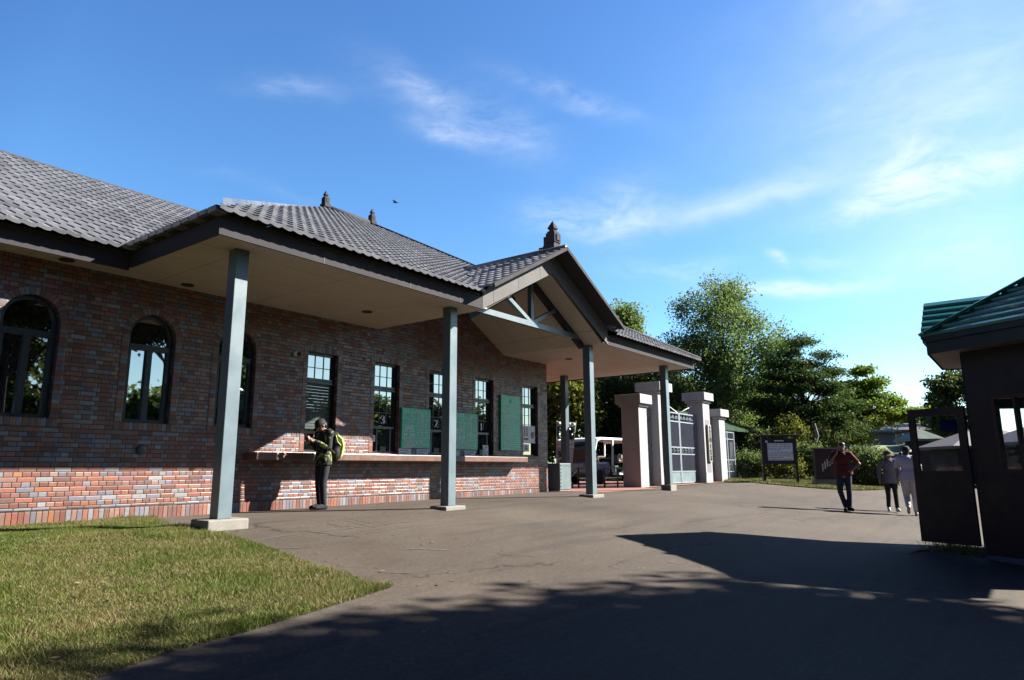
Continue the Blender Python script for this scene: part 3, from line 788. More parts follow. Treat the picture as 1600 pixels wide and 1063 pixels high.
gl = Vector((XC - GW, EY, 0)); gr_ = Vector((XC + GW, EY, 0)); gb = Vector((XC, gback, 0))
dl = vplane(gl, gb, Vector((-1, 1, 0))); dr = vplane(gr_, gb, Vector((1, 1, 0)))
def in_g(p):
    return (Vector((p.x, p.y, 0)) - gl).dot(dl[1]) < 0 and (Vector((p.x, p.y, 0)) - gr_).dot(dr[1]) < 0
tile_slope('tiled_roof', A0, (1, 0, 0), sl_up, A1.x - A0.x, H_, [hipL, hipR], M['tile'],
           drop=dict(cuts=[(dl[0], dl[1]), (dr[0], dr[1])], test=in_g))
LZ, LY, LRZ, LRY = 4.70, 10.50, 7.74, 16.0
lu = Vector((0, LRY - LY, LRZ - LZ)); LH = lu.length; lu.normalize()
# the wing roof stops where the hip end of the main roof rises through it
kx = (RZ - EZ) / (R1X - A0.x); ky = (LRZ - LZ) / (LRY - LY)
p0 = Vector((A0.x + (LZ - EZ) / kx, LY, 0)); p1 = Vector((A0.x + (LRZ - EZ) / kx, LRY, 0))
vl = vplane(p0, p1 , Vector((1, -1, 0)))
tile_slope('tiled_roof', (-9, LY, LZ), (1, 0, 0), lu, 20, LH, [(vl[0] + Vector((.1, -.1, 0)), vl[1])], M['tile'])
# hip end in folded metal sheet, backs of the roofs
he = MB()
BK = 22.6
he.add([A0 + Vector((0, 0, .02)), P1 + Vector((0, 0, .02)), (A0.x, BK, EZ + .02)], [(0, 1, 2)])
d1 = (P1 - A0); d2 = Vector((0, BK - EY, 0))
for q in range(1, 16):
    t = q / 16; y_ = EY + (BK - EY) * t
    b_ = Vector((A0.x, y_, EZ + .02)); tt = min(t / ((RY - EY) / (BK - EY)), (1 - t) / (1 - (RY - EY) / (BK - EY)))
    e_ = b_ + Vector((R1X - A0.x, 0, RZ - EZ)) * tt
    he.bar(b_, e_, .03, .05)
for q in range(13):      # raised edge of the sheet metal along the hip
    fa_, fb_ = q / 13, (q + 1) / 13 - .004
    p_, q_ = A0.lerp(P1, .03 + fa_ * .97), A0.lerp(P1, .03 + fb_ * .97); h1, h2 = .035 + .11 * (1 - fa_), .035 + .11 * (1 - fb_)
    he.add([p_ + Vector((-.02, .02, .02)), q_ + Vector((-.02, .02, .02)), q_ + Vector((-.04, .04, h2)), p_ + Vector((-.04, .04, h1))], [(0, 1, 2, 3)])
he.build('metal_hip_end', M['roof_metal'], TB, fix=False)
bk = MB()
bk.add([P1, P2, (A1.x, BK, EZ), (A0.x, BK, EZ)], [(0, 1, 2, 3)]); bk.add([A1, P2, (A1.x, BK, EZ)], [(0, 1, 2)])
bk.add([(-9, LRY, LRZ), (10, LRY, LRZ), (10, 21.4, LZ), (-9, 21.4, LZ)], [(0, 1, 2, 3)])
# boarding under the tiles
dn = Vector((0, 0, -.02)); bf = Vector((.1, .24, .131))
bk.add([A0 + dn + bf, gl.xyz + Vector((0, .24, EZ + .111)), gb.xyz + Vector((0, 0, GZ - .05)), P1 + dn], [(0, 1, 2, 3)])
bk.add([gr_.xyz + Vector((0, .24, EZ + .111)), A1 + dn + Vector((-.1, .24, .131)), P2 + dn, gb.xyz + Vector((0, 0, GZ - .05))], [(0, 1, 2, 3)])
bk.add([P1 + dn, P2 + dn, gb.xyz + Vector((0, 0, GZ - .05))], [(0, 1, 2)])
bk.add([(-9, LY + .24, LZ + .08), (A0.x - .02, LY + .24, LZ + .08), (p1.x, LRY, LRZ - .05), (-9, LRY, LRZ - .05)], [(0, 1, 2, 3)])
bk.build('roof_deck', M['fascia'], TB, fix=False)
rc = MB()
def cap(p, q, r=.075): rc.tube([p, q], r, 8)
up_ = Vector((0, 0, .05))
cap(P1 + up_, P2 + up_, .09); cap(P2 + up_, A1 + up_, .055); cap((-9, LRY, LRZ + .03), (9, LRY, LRZ + .03), .05)
# eave closing strip below the hip-end edge
rc.build('ridge_cap', M['fascia'], TB, smooth=True)
ev = MB()
for q in range(12):
    y_ = EY + .03 + q * .225; ev.box(A0.x - .03, A0.x + .12, y_, y_ + .215, EZ - .03 + (.012 if q % 2 else 0), EZ + .055)
ev.build('verge_tile', M['tile_plain'], TB, bev=.01)
# undereave dark boards behind the tile edge
ue = MB(); ue.box(X0, XC - GW, EY + .15, FY + .02, FT, FT + .03); ue.build('eave_board', M['fascia'], TB); ue = MB(); ue.box(XC + GW, X1, EY + .15, FY + .02, FT, FT + .03); ue.build('eave_board', M['fascia'], TB); ue = MB(); ue.box(-9, X0 - .05, LY + .15, 10.73, 4.68, 4.705); ue.build('eave_board', M['fascia'], TB); ue = MB()
ue.box(X0 - .12, X0 + .01, EY + .05, 10.7, FT, FT + .025)
ue.build('eave_board', M['fascia'], TB)
# gable: tiles, bargeboards, truss
gsl = (GZ - 4.86) / GW
for sx in (-1, 1):
    o_ = Vector((XC + sx * GW, 11.0, 4.86)); uu_ = Vector((-sx * GW, 0, GZ - 4.86)); hh_ = uu_.length; uu_.normalize()
    d_ = dl if sx < 0 else dr
    tile_slope('gable_roof', o_, (0, -1, 0), uu_, 3.2, hh_, [(d_[0] + d_[1] * .12, d_[1])], M['tile'], tw=.20, ex=.30)
gr = MB()
for sx in (-1, 1):
    gr.add([(XC + sx * (GW - .02), 7.81, 4.83), (XC, 7.81, GZ - .02), (XC, gback, GZ - .02), ], [(0, 1, 2)])
    gr.bar((XC + sx * (GW + .02), 7.79, 4.85), (XC, 7.79, GZ + .01), .035, .075, (0, 0, 1))
gr.build('gable_verge', M['fascia'], TB, fix=False)
cp = MB(); cp.tube([(XC, 7.81, GZ + .045), (XC, gback + .1, GZ + .045)], .075, 8); cp.build('gable_ridge', M['tile_plain'], TB, smooth=True)
bb = MB()
for sx in (-1, 1):
    top = (XC, GZ - .03); bot = (XC + sx * 2.48, GZ - .03 - 2.48 * gsl)
    poly = [top, (top[0], top[1] - .46), (bot[0], FB), (bot[0], bot[1])]
    if sx > 0: poly = poly[::-1]
    bb.prism(poly, lambda a_, b_: (a_, FY - .035, b_), (0, .035, 0))
bb.build('bargeboard', pm('bargeboard_paint', (.26, .25, .245), .06, 3, .75, spec=.2), TB)
for t in (.2, .52, .86):
    bj = MB(); bj.box(XC - 2.48 * t - .004, XC - 2.48 * t + .004, FY - .039, FY - .034, GZ - .46 - 2.48 * t * .52, GZ - .05 - 2.48 * t * gsl); bj.build('bargeboard_joint', M['black'], TB)
vf = MB()
for sx, gg in ((-1, gl), (1, gr_)):
    a_ = Vector((gg.x, gg.y, EZ + .03)); b_ = Vector((gb.x, gb.y, GZ + .03)); o2 = Vector((sx * .26, 0, 0))
    vf.add([a_ + o2 + Vector((0, 0, .0)), b_ + o2 * .6, b_, a_], [(0, 1, 2, 3)])
    vf.add([a_, b_, b_ - o2 * .4 + Vector((0, 0, .1)), a_ - o2 * .4 + Vector((0, 0, .1))], [(0, 1, 2, 3)])
vf.build('valley_flashing', M['valley'], TB, fix=False)
tz = 8.8; tr = MB()
tr.bar((XC - 2.62, tz, 4.66), (XC + 2.5, tz, 4.66), .11, .12)
def zin(x_): return SOF + 1.27 * (1 - abs(x_ - XC) / 2.3)
tr.bar((XC, tz, 4.715), (XC, tz, 5.66), .10, .10, (0, 1, 0))
for sx in (-1, 1):
    xe = XC + sx * .95; tr.bar((XC + sx * .03, tz + .002, 4.70), (xe, tz + .002, zin(xe) - .10), .09, .10, (0, 1, 0))
trs = tr.build('truss', M['post'], TB)
rf = MB()
for sx in (-1, 1): rf.bar((XC + sx * 2.2, tz + .003, zin(XC + sx * 2.2) - .09), (XC + sx * .02, tz + .003, 5.67), .10, .17)
rf.build('truss_rafter', M['fascia'], TB)
# downlights
for (x_, y_) in ((3.81, 11.1), (5.62, 11.05), (8.82, 10.21), (16.36, 10.26), (18.4, 10.9)):
    d = MB(); d.lathe([(.055, 0), (.10, 0), (.105, -.014), (.07, -.018), (.055, -.004)], (x_, y_, SOF - .001), 20)
    d.build('downlight', M['wood_dark'], TB)
d = MB(); d.lathe([(.06, .0), (.10, 0), (.10, -.10), (.05, -.13)], (12.9, 9.7, zin(12.9)), 16); d.build('downlight', M['wood_dark'], TB)
# posts
PX = [5.14, 9.62, 14.82, 19.32]
pl0 = None
for i, (x_, y_) in enumerate([(p_, 8.72) for p_ in PX] + [(19.32, 12.32), (14.82, 21.5), (19.32, 17.0)]):
    if x_ < 16 and y_ > 12: continue
    gz = g(x_, y_); top = .12 if i == 0 else (.055 if i in (1, 2) else .16)
    hw = .29 if i == 0 else (.27 if i in (1, 2) else .21)
    po = MB(); po.box(x_ - .1, x_ + .1, y_ - .1, y_ + .1, gz + top, SOF + .0); po = po.build('post', M['post'], TB, bev=.008)
    pl = MB(); pl.box(x_ - hw, x_ + hw, y_ - hw * .75, y_ + hw * .75, gz - .2, gz + top); pl.build('plinth', M['concrete'], po, bev=.018)
# finials on the ridge ends and on the gable
def finial(o, s, name='finial'):
    mb = MB(); o = Vector(o)
    def b(hx, hy, z0, z1): mb.box(o.x - hx * s, o.x + hx * s, o.y - hy * s, o.y + hy * s, o.z + z0 * s, o.z + z1 * s)
    b(.14, .16, -.06, .08); b(.11, .115, .08, .34); b(.085, .09, .34, .38); b(.05, .05, .38, .46)
    mb.lathe([(.11, .45), (.115, .47), (.005, .66)], o, 4, (.7071 * s, .7071 * s, 0), (-.7071 * s, .7071 * s, 0), (0, 0, s))
    mb.box(o.x - .05 * s, o.x + .06 * s, o.y - .13 * s, o.y - .11 * s, o.z + .16 * s, o.z + .30 * s)
    return mb.build(name, M['fascia'], TB)
finial((R1X, RY, RZ + .08), .72); finial((R2X, RY, RZ + .08), .72)
mb = MB(); o = Vector((XC + .12, 8.25, GZ + .02))
def b(hx, y0, y1, z0, z1): mb.box(o.x - hx, o.x + hx, o.y + y0, o.y + y1, o.z + z0, o.z + z1)
b(.17, -.15, .15, -.05, .17); b(.13, .15, .30, -.05, .15); b(.11, -.12, .12, .17, .24); b(.13, -.14, .10, .24, .46); b(.09, .10, .19, .17, .40); b(.10, -.11, .08, .46, .51); b(.06, -.07, .05, .51, .58)
mb.box(o.x - .07, o.x + .08, o.y - .165, o.y - .14, o.z + .28, o.z + .42)
mb.lathe([(.12, .57), (.125, .60), (.005, .78)], o + Vector((0, -.01, 0)), 4, (.7071, .7071, 0), (-.7071, .7071, 0))
mb.build('gable_finial', M['fascia'], TB)

# ---------------------------------------------------------------- things on the wall
def glyph_row(mb, x0, x1, z, h, y, n, fill=.62, seed=0):
    """a row of small unreadable characters: two or three short strokes each"""
    rr = random.Random(seed); w_ = (x1 - x0) / n
    for i in range(n):
        if rr.random() < .08: continue
        a_ = x0 + i * w_; c_ = a_ + w_ * fill
        kind = rr.randrange(3)
        mb.box(a_, c_, y, y + .0015, z + h * .14, z + h * .5)
        if kind != 1: mb.box(a_ + w_ * .05, c_ - w_ * .08, y - .0006, y + .001, z - h * .48, z - h * .12)
        if kind != 2: mb.box((a_ + c_) / 2 - w_ * .13, (a_ + c_) / 2 + w_ * .13, y - .0012, y + .0006, z - h * .4, z + h * .42)
        if kind == 2: mb.box(a_, a_ + w_ * .14, y - .0012, y + .0006, z - h * .4, z + h * .42)
def price_board(x0, x1, z0, z1, label, seed):
    t = thing('price_board', label, 'sign', ((x0 + x1) / 2, WY - .01, z0), 'green price boards on the brick wall')
    pb = MB(); y = WY - .055; pb.box(x0, x1, y, WY - .006, z0, z1); pb.build('board', M['green_board'], t, bev=.006)
    w_ = x1 - x0; h_ = z1 - z0; tx = MB(); yt = y - .004
    X = lambda f: x0 + w_ * f
    Z = lambda f: z0 + h_ * f
    for zf in (.895, .715, .565, .40, .25): tx.box(X(.03), X(.97), yt, yt + .003, Z(zf), Z(zf) + .006)
    for xf in (.03, .50, .97): tx.box(X(xf) - .003, X(xf) + .003, yt - .0008, yt + .0022, Z(.25), Z(.895))
    glyph_row(tx, X(.06), X(.36), Z(.945), .035, yt, 5, seed=seed); put_text(tx, '料金表', .06, (X(.56), yt, Z(.945)), (1, 0, 0), (0, 0, 1), bold=.003)
    put_text(tx, '一　般', .075, (X(.26), yt, Z(.805)), (1, 0, 0), (0, 0, 1), bold=.004); put_text(tx, '団　体', .08, (X(.26), yt, Z(.655)), (1, 0, 0), (0, 0, 1), bold=.004)
    glyph_row(tx, X(.16), X(.36), Z(.595), .02, yt, 6, seed=seed + 1)
    glyph_row(tx, X(.11), X(.40), Z(.505), .062, yt, 4, .8, seed + 2); glyph_row(tx, X(.08), X(.44), Z(.435), .035, yt, 6, .75, seed + 3)
    glyph_row(tx, X(.06), X(.46), Z(.325), .06, yt, 6, .8, seed + 4)
    for r_ in range(12):
        zf = .865 - r_ * .0515
        glyph_row(tx, X(.55), X(.58), Z(zf), .03, yt, 1, .9, seed + r_); glyph_row(tx, X(.63), X(.74), Z(zf), .028, yt, 3, .75, seed + 20 + r_); glyph_row(tx, X(.80), X(.95), Z(zf), .026, yt, 5, .7, seed + 40 + r_)
    for r_, (b_, n_) in enumerate(((.30, 7), (.95, 24), (.70, 17), (.93, 24), (.93, 23), (.40, 9))):
        glyph_row(tx, X(.05 if r_ in (0, 3) else .09), X(b_), Z(.215 - r_ * .036), .026, yt, n_, .72, seed + 60 + r_)
    tx.build('lettering', M['white'], t, fix=False)
    return t
price_board(10.89, 11.82, 1.90, 2.81, 'green price board with white table between windows 3 and 2', 3)
price_board(12.64, 13.56, 1.90, 2.81, 'green price board with white table between windows 2 and 1, partly behind a post', 9)
t = thing('notice_board', 'tall narrow green notice board with a small blue emblem beyond window 1', 'sign', (14.98, WY - .01, 1.91))
nb = MB(); y = WY - .055; nb.box(14.54, 15.42, y, WY - .006, 1.91, 3.40); nb.build('board', M['green_board'], t, bev=.006)
tx = MB(); yt = y - .004
glyph_row(tx, 14.62, 15.0, 3.085, .05, yt, 7, .8, 5); glyph_row(tx, 15.02, 15.36, 3.085, .022, yt, 9, .7, 6)
tx.box(14.58, 15.38, yt, yt + .003, 3.0, 3.006)
for i in range(2): glyph_row(tx, 14.60, 15.36 if i == 0 else 14.95, 2.94 - i * .055, .03, yt, 20 if i == 0 else 9, .75, 30 + i)
for (a_, b_) in (((14.60, 2.84), (15.37, 2.846)), ((14.60, 2.365), (15.37, 2.371)), ): tx.box(a_[0], b_[0], yt, yt + .003, a_[1], b_[1])
for xx in (14.60, 15.365): tx.box(xx, xx + .005, yt - .0008, yt + .002, 2.365, 2.845)
for i in range(10): glyph_row(tx, 14.65, [15.34, 15.28, 15.22, 15.15, 15.2, 15.12, 15.1, 14.95, 15.33, 15.12][i], 2.80 - i * .045, .026, yt, 14, .7, 50 + i)
for i in range(7): glyph_row(tx, 14.64, [15.1, 15.25, 15.24, 15.36, 15.28, 15.36, 15.28][i], 2.315 - i * .06, .03, yt, 16, .75, 70 + i)
tx.build('lettering', M['white'], t, fix=False)
em = MB(); em.box(14.93, 14.955, yt, yt + .003, 3.20, 3.31); em.box(14.975, 15.0, yt, yt + .003, 3.20, 3.31); em.box(14.94, 14.99, yt - .001, yt + .002, 3.24, 3.26)
em.build('emblem', pm('emblem_blue', (.03, .16, .45), .05, 5, .4), t, fix=False)
# papers and cards along the counter
def card(x0, x1, z0, z1, label, lines=3, col='paper', cat='notice', yy=None, name='notice_card', extra=None):
    y = yy if yy is not None else WY - .012
    t = thing(name, label, cat, ((x0 + x1) / 2, y, z0))
    c = MB(); c.box(x0, x1, y, y + .006, z0, z1); c.build('sheet', M[col], t)
    tx = MB()
    for i in range(lines):
        zz_ = z1 - (z1 - z0) * (i + .8) / (lines + .6)
        glyph_row(tx, x0 + (x1 - x0) * .1, x1 - (x1 - x0) * (.1 + .25 * (i % 2)), zz_, (z1 - z0) / (lines + 1) * .45, y - .0035, max(4, int((x1 - x0) / .035)), .7, int(x0 * 100) + i)
    tx.build('print', M['black'], t, fix=False)
    return t
card(10.86, 11.24, 1.742, 1.885, 'white notice under the price board next to window 3, partly sunlit', 2)
card(11.42, 11.80, 1.742, 1.885, 'white notice under the price board, at the corner next to window 2', 2)
card(12.62, 12.92, 1.742, 1.885, 'white notice next to the post under the half hidden price board', 2)
card(13.10, 13.52, 1.742, 1.885, 'white notice under the half hidden price board, next to window 1', 2)
card(11.86, 11.95, 1.82, 2.10, 'narrow upright card in the corner of window 2', 4, yy=WY + .07)
card(13.58, 13.67, 1.82, 2.10, 'narrow upright card in the corner of window 1, beyond the post', 4, yy=WY + .07)
card(13.78, 14.0, 1.742, 2.03, 'white card standing on the counter in front of window 1', 4, yy=WY - .05)
card(10.12, 10.22, 2.02, 2.16, 'small white card stuck in the side of window 3', 2, yy=WY + .07)
tp = MB(); tp.box(15.58, 15.615, WY - .008, WY - .003, 1.84, 2.40); tag(tp.build('height_tape', M['yellow']), 'narrow yellow strip between the tall notice board and the poster window', 'tape')
t = thing('poster', 'white poster with a round portrait and red block in the end window', 'poster', (15.98, WY + .06, 2.12))
ps = MB(); ps.box(15.68, 16.28, WY + .06, WY + .07, 2.14, 2.63); ps.build('sheet', M['paper'], t)
pr = MB(); pr.box(15.73, 15.93, WY + .055, WY + .059, 2.22, 2.28); pr.build('red_block', M['red'], t)
pr = MB(); pr.lathe([(.075, 0), (.075, .004)], (16.15, WY + .059, 2.36), 18, (1, 0, 0), (0, 0, 1), (0, -1, 0), sx=1, sy=1.3); pr.box(16.09, 16.22, WY + .053, WY + .0545, 2.36, 2.46)
for i in range(2):
    for q in range(5): pr.box(15.74 + i * .11, 15.80 + i * .11, WY + .055, WY + .059, 2.34 + q * .05, 2.375 + q * .05)
pr.build('print', M['black'], t)
t = thing('notice_card', 'small white sign with a dark symbol below the portrait poster', 'notice', (15.85, WY + .06, 1.9))
c = MB(); c.box(15.70, 15.98, WY + .06, WY + .066, 1.90, 2.11); c.build('sheet', M['paper'], t)
c = MB(); c.box(15.78, 15.90, WY + .055, WY + .059, 1.95, 2.0); c.box(15.80, 15.88, WY + .054, WY + .058, 2.01, 2.07); c.build('print', pm('ink_blue', (.03, .04, .10), .1, 5, .5), t)
# camera on the wall
t = thing('security_camera', 'small white dome camera high on the brick wall between windows', 'camera', (8.03, WY, 3.67))
c = MB(); c.lathe([(.055, 0), (.055, .05), (.04, .07)], (8.03, WY, 3.67), 14, (1, 0, 0), (0, 0, 1), (0, -1, 0)); c.build('mount', M['white'], t)
c = MB(); c.ball((8.05, WY - .085, 3.655), .045); c.build('lens', M['black'], t, smooth=True)

# ---------------------------------------------------------------- people
def remeshed(mb, name, m, parent, vox=.014, smooth=4):
    o = mb.build(name, m, parent)
    r = o.modifiers.new('Remesh', 'REMESH'); r.mode = 'VOXEL'; r.voxel_size = vox; r.use_smooth_shade = True
    s = o.modifiers.new('Smooth', 'SMOOTH'); s.iterations = smooth; s.factor = .5
    return o
def person(label, foot, heading, H, pose, group=None, skin='skin', cat='person', detail=True):
    """joints are given in metres for a 1.7 m body: x forward, y to the person's left, z up"""
    t = thing('person', label, cat, (foot[0], foot[1], g(foot[0], foot[1])), group)
    o = Vector((foot[0], foot[1], g(foot[0], foot[1]))); k = H / 1.7
    hx = Vector((math.cos(heading), math.sin(heading), 0)); hy = Vector((-math.sin(heading), math.cos(heading), 0)); hz = Vector((0, 0, 1))
    W = lambda p: o + hx * p[0] * k + hy * p[1] * k + hz * p[2] * k
    J = dict(pel=(0, 0, .90), waist=(0, 0, 1.05), chest=(0, 0, 1.27), neck=(0, 0, 1.42), head=(.015, 0, 1.565),
             shl=(0, .185, 1.385), shr=(0, -.185, 1.385), hl=(0, .09, .88), hr=(0, -.09, .88))
    J.update(pose['J']); f = pose.get('fat', 1.0)
    body = MB(); C = lambda a_, b_, r0, r1, mb=body: mb.capsule(W(J[a_]) if isinstance(a_, str) else W(a_), W(J[b_]) if isinstance(b_, str) else W(b_), r0 * k, r1 * k)
    def ell(mb, p, rx, ry, rz):   # ellipsoid turned with the person
        prof = [(max(math.sin(math.pi * i / 8), .02), -math.cos(math.pi * i / 8) * rz * k) for i in range(9)]
        mb.lathe(prof, W(p), 14, hx, hy, hz, sx=rx * k, sy=ry * k)
    def torso(mb, e, pel=True):
        if pel: ell(mb, J['pel'], .115 * f + e, .165 * f + e, .13 + e)
        ell(mb, J['waist'], .105 * f + e, .145 * f + e, .16 + e)
        ell(mb, J['chest'], .115 * f + e, .175 + e, .19 + e)
        for s in ('shl', 'shr'): C('chest', s, .10 + e, .062 + e, mb)
        C('neck', 'shl', .05 + e * .5, .06 + e, mb); C('neck', 'shr', .05 + e * .5, .06 + e, mb)
    torso(body, -.008)
    C('chest', 'neck', .075, .055); C('neck', 'head', .054, .052)
    hd = Vector(J['head']); fdir = Vector(pose.get('face', (1, 0, 0))).normalized(); fs = Vector((-fdir.y, fdir.x, 0)).normalized(); fu = fdir.cross(fs)
    HP = lambda a_, b_, c_: tuple(hd + fdir * a_ + fs * b_ + fu * c_)
    def hball(mb, p, rx, ry, rz):
        prof = [(max(math.sin(math.pi * i / 8), .02), -math.cos(math.pi * i / 8) * rz * k) for i in range(9)]
        q = lambda v_: hx * v_.x + hy * v_.y + hz * v_.z
        mb.lathe(prof, W(p), 14, q(fdir), q(fs), q(fu), sx=rx * k, sy=ry * k)
    hball(body, HP(0, 0, .02), .098, .076, .10); hball(body, HP(.028, 0, -.045), .066, .056, .075)
    body.capsule(W(HP(.09, 0, .0)), W(HP(.112, 0, -.022)), .011 * k, .014 * k)   # nose
    body.capsule(W(HP(.085, -.02, -.058)), W(HP(.085, .02, -.058)), .012 * k, .012 * k)   # lips
    for s in (-1, 1): hball(body, HP(-.005, s * .077, 0), .022, .010, .032)
    for s, S in ((1, 'l'), (-1, 'r')):
        C('sh' + S, 'el' + S, .047, .039); C('el' + S, 'wr' + S, .039, .026)
        wr = Vector(J['wr' + S]); el = Vector(J['el' + S]); hdv = Vector(J.get('hd' + S, wr + (wr - el).normalized() * .085)); d = (hdv - wr).normalized()
        sd = Vector(J.get('hs' + S, (0, 1, 0))); sd = (sd - d * sd.dot(d)).normalized(); cu = d.cross(sd) * s
        C(tuple(wr), tuple(wr + d * .03), .027, .03)
        for q in (-.024, -.008, .008, .024): C(tuple(wr + d * .02 + sd * q * .8), tuple(wr + d * .085 + sd * q), .017, .014)
        for q, L_ in ((-.027, .058), (-.009, .072), (.009, .076), (.027, .066)):
            p0_ = wr + d * .085 + sd * q; p1_ = p0_ + d * L_ * .55 + cu * .008; p2_ = p1_ + d * L_ * .4 + cu * .022
            C(tuple(p0_), tuple(p1_), .0095, .0088); C(tuple(p1_), tuple(p2_), .0088, .0078)
        C(tuple(wr + d * .025 + sd * .026), tuple(wr + d * .065 + sd * .05 + cu * .015), .013, .0105); C(tuple(wr + d * .065 + sd * .05 + cu * .015), tuple(wr + d * .095 + sd * .052 + cu * .028), .0105, .009)
        C('h' + S, 'kn' + S, .078 * f, .052); C('kn' + S, 'an' + S, .052, .036)
        C('an' + S, 'to' + S, .038, .03)
    remeshed(body, 'body', M[skin], t, .0085 * k, 3)
    eye = MB()
    for s in (-1, 1): hball(eye, HP(.088, s * .031, .012), .010, .013, .008)
    eye.build('eyes', M['black'], t, smooth=True)
    # shirt or jacket
    cl_ = MB(); torso(cl_, pose.get('loose', .014), False)
    if True:
        pc_ = J['pel']; zb_ = pc_[2] - pose.get('hem', .05) + .02
        cl_.lathe([(.96, 0), (1.0, .015 * k), (.98, .12 * k), (.86, .25 * k)], W((pc_[0], pc_[1], zb_)), 18, hx, hy, hz, sx=.142 * f * k, sy=.205 * f * k)
    for S in 'lr':
        e_ = Vector(J['el' + S]); s_ = Vector(J['sh' + S]); w2 = Vector(J['wr' + S])
        if pose['sleeve'] == 'long': C(tuple(s_), tuple(e_), .066, .056, cl_); C(tuple(e_), tuple(w2 * .93 + e_ * .07), .056, .042, cl_)
        else: C(tuple(s_), tuple(s_ * .28 + e_ * .72), .068, .062, cl_)
    remeshed(cl_, pose['top_name'], pose['top'], t, .013 * k, 4)
    tr_ = MB(); pw = Vector(J['pel'])
    ell(tr_, tuple(pw + Vector((0, 0, .02))), .122 * f, .172 * f, .12)
    lf = pose.get('leg', 1.0)
    for S in 'lr':
        C('h' + S, 'kn' + S, .095 * f * lf, .066 * lf, tr_); C('kn' + S, tuple(Vector(J['an' + S]) * .9 + Vector(J['kn' + S]) * .1), .066 * lf, .056 * lf, tr_)
    remeshed(tr_, 'trousers', pose['trousers'], t, .013 * k, 4)
    for S in 'lr':
        sh = MB(); an, to = Vector(J['an' + S]), Vector(J['to' + S]); d = (to - an); 
        dn_ = (d.normalized() * .0 + Vector((0, 0, -1)))
        heel = an - Vector((d.x, d.y, 0)).normalized() * .045 + Vector((0, 0, -.045)) if not pose.get('lift') == S else an + d.normalized().cross(Vector((d.y, -d.x, 0)).normalized()) * .05
        for a_, b_, r0, r1 in ((an, heel, .045, .042), (heel, to, .042, .04), (an, to, .042, .036), (to, to + d.normalized() * .03, .04, .032)): sh.capsule(W(a_), W(b_), r0 * k, r1 * k)
        remeshed(sh, 'shoe', pose['shoe'], t, .012 * k, 3)
    hr = MB()
    if pose.get('cap'):
        q = lambda v_: hx * v_.x + hy * v_.y + hz * v_.z
        prof = [(.112, -.005), (.113, .03), (.100, .075), (.065, .105), (.01, .116)]
        hr.lathe([(r_ * k, z_ * k) for r_, z_ in prof], W(HP(-.005, 0, .02)), 18, q(fdir), q(fs), q(fu), sx=1.0, sy=.86)
        if pose['cap'] == 'brim': hr.lathe([(.105 * k, 0), (.185 * k, -.03 * k), (.188 * k, -.024 * k), (.105 * k, .012 * k)], W(HP(-.005, 0, .03)), 20, q(fdir), q(fs), q(fu), sx=1.0, sy=.9)
        else: hr.prism([(-.07, 0), (.07, 0), (.055, .075), (0, .095), (-.055, .075)], lambda a_, b_: W(HP(.085 + b_, a_, .02 - b_ * .25)), q(fu) * .012 * k)
        hr.build('cap', pose['cap_mat'], t, smooth=False)
        hr = MB()
    hball(hr, HP(-.022, 0, .03), .095, .083, .092); hball(hr, HP(-.05, 0, -.02), .06, .076, .08)
    if pose.get('long_hair'): hball(hr, HP(-.055, 0, -.10), .06, .085, .10)
    elif not pose.get('cap'): hball(hr, HP(.01, 0, .065), .092, .08, .062)
    remeshed(hr, 'hair', pose.get('hair', M['hair']), t, .012 * k, 3)
    return t, W, o, k

D2 = R
# 1. young man at the counter reading his phone, facing left along the wall
navy = pm('navy_jeans', (.018, .022, .036), .25, 9, .85, bump=.2); blk = pm('black_cloth', (.008, .008, .011), .25, 9, .8, bump=.2)
camo = camo_mat('camo_jacket', (.008, .009, .014), (.014, .018, .032), (.50, .58, .12))
P1J = dict(head=(.075, 0, 1.535), neck=(.0, 0, 1.425), ell=(.02, .215, 1.12), elr=(.03, -.215, 1.12), wrl=(.245, .085, 1.24), wrr=(.245, -.085, 1.22), hdl=(.32, .05, 1.28), hdr=(.32, -.05, 1.265), hsl=(0, .5, -.5), hsr=(0, -.5, -.5),
           knl=(.035, .085, .47), knr=(.02, -.085, .47), anl=(.0, .09, .085), anr=(-.03, -.09, .085), tol=(.155, .11, .045), tor=(.125, -.105, .045))
pA, WA, oA, kA = person('young man in dark patterned jacket standing at the counter looking at his phone', (8.24, 10.62), R(174), 1.70,
    dict(J=P1J, face=(.78, 0, -.62), sleeve='long', top=camo, top_name='jacket', trousers=navy, shoe=blk, cap='peak', cap_mat=blk, loose=.022, hem=.12, leg=1.05))
ph = MB(); hx = Vector((math.cos(R(174)), math.sin(R(174)), 0)); pc = WA((.375, 0, 1.315))
ph.obox(pc, hx.cross(Vector((0, 0, 1))) * .037, (hx * .5 + Vector((0, 0, .85))) * .075, (hx * .85 - Vector((0, 0, .5))) * .005)
tag(ph.build('phone', M['black'], bev=.003), 'dark phone held up in the hands of the man at the counter', 'phone')
bpk = thing('backpack', 'black backpack with lime green panels worn by the man at the counter', 'backpack', WA((-.25, 0, 1.0)))
bm_ = MB(); hyA = Vector((0, 0, 1)).cross(hx)
def bell(mb, p, rx, ry, rz): mb.lathe([(max(math.sin(math.pi * i / 8), .02), -math.cos(math.pi * i / 8) * rz) for i in range(9)], WA(p), 14, hx, hyA, (0, 0, 1), sx=rx, sy=ry)
bell(bm_, (-.235, 0, 1.22), .12, .15, .22); bell(bm_, (-.225, 0, 1.05), .115, .145, .20); bell(bm_, (-.20, 0, 1.34), .08, .11, .08)
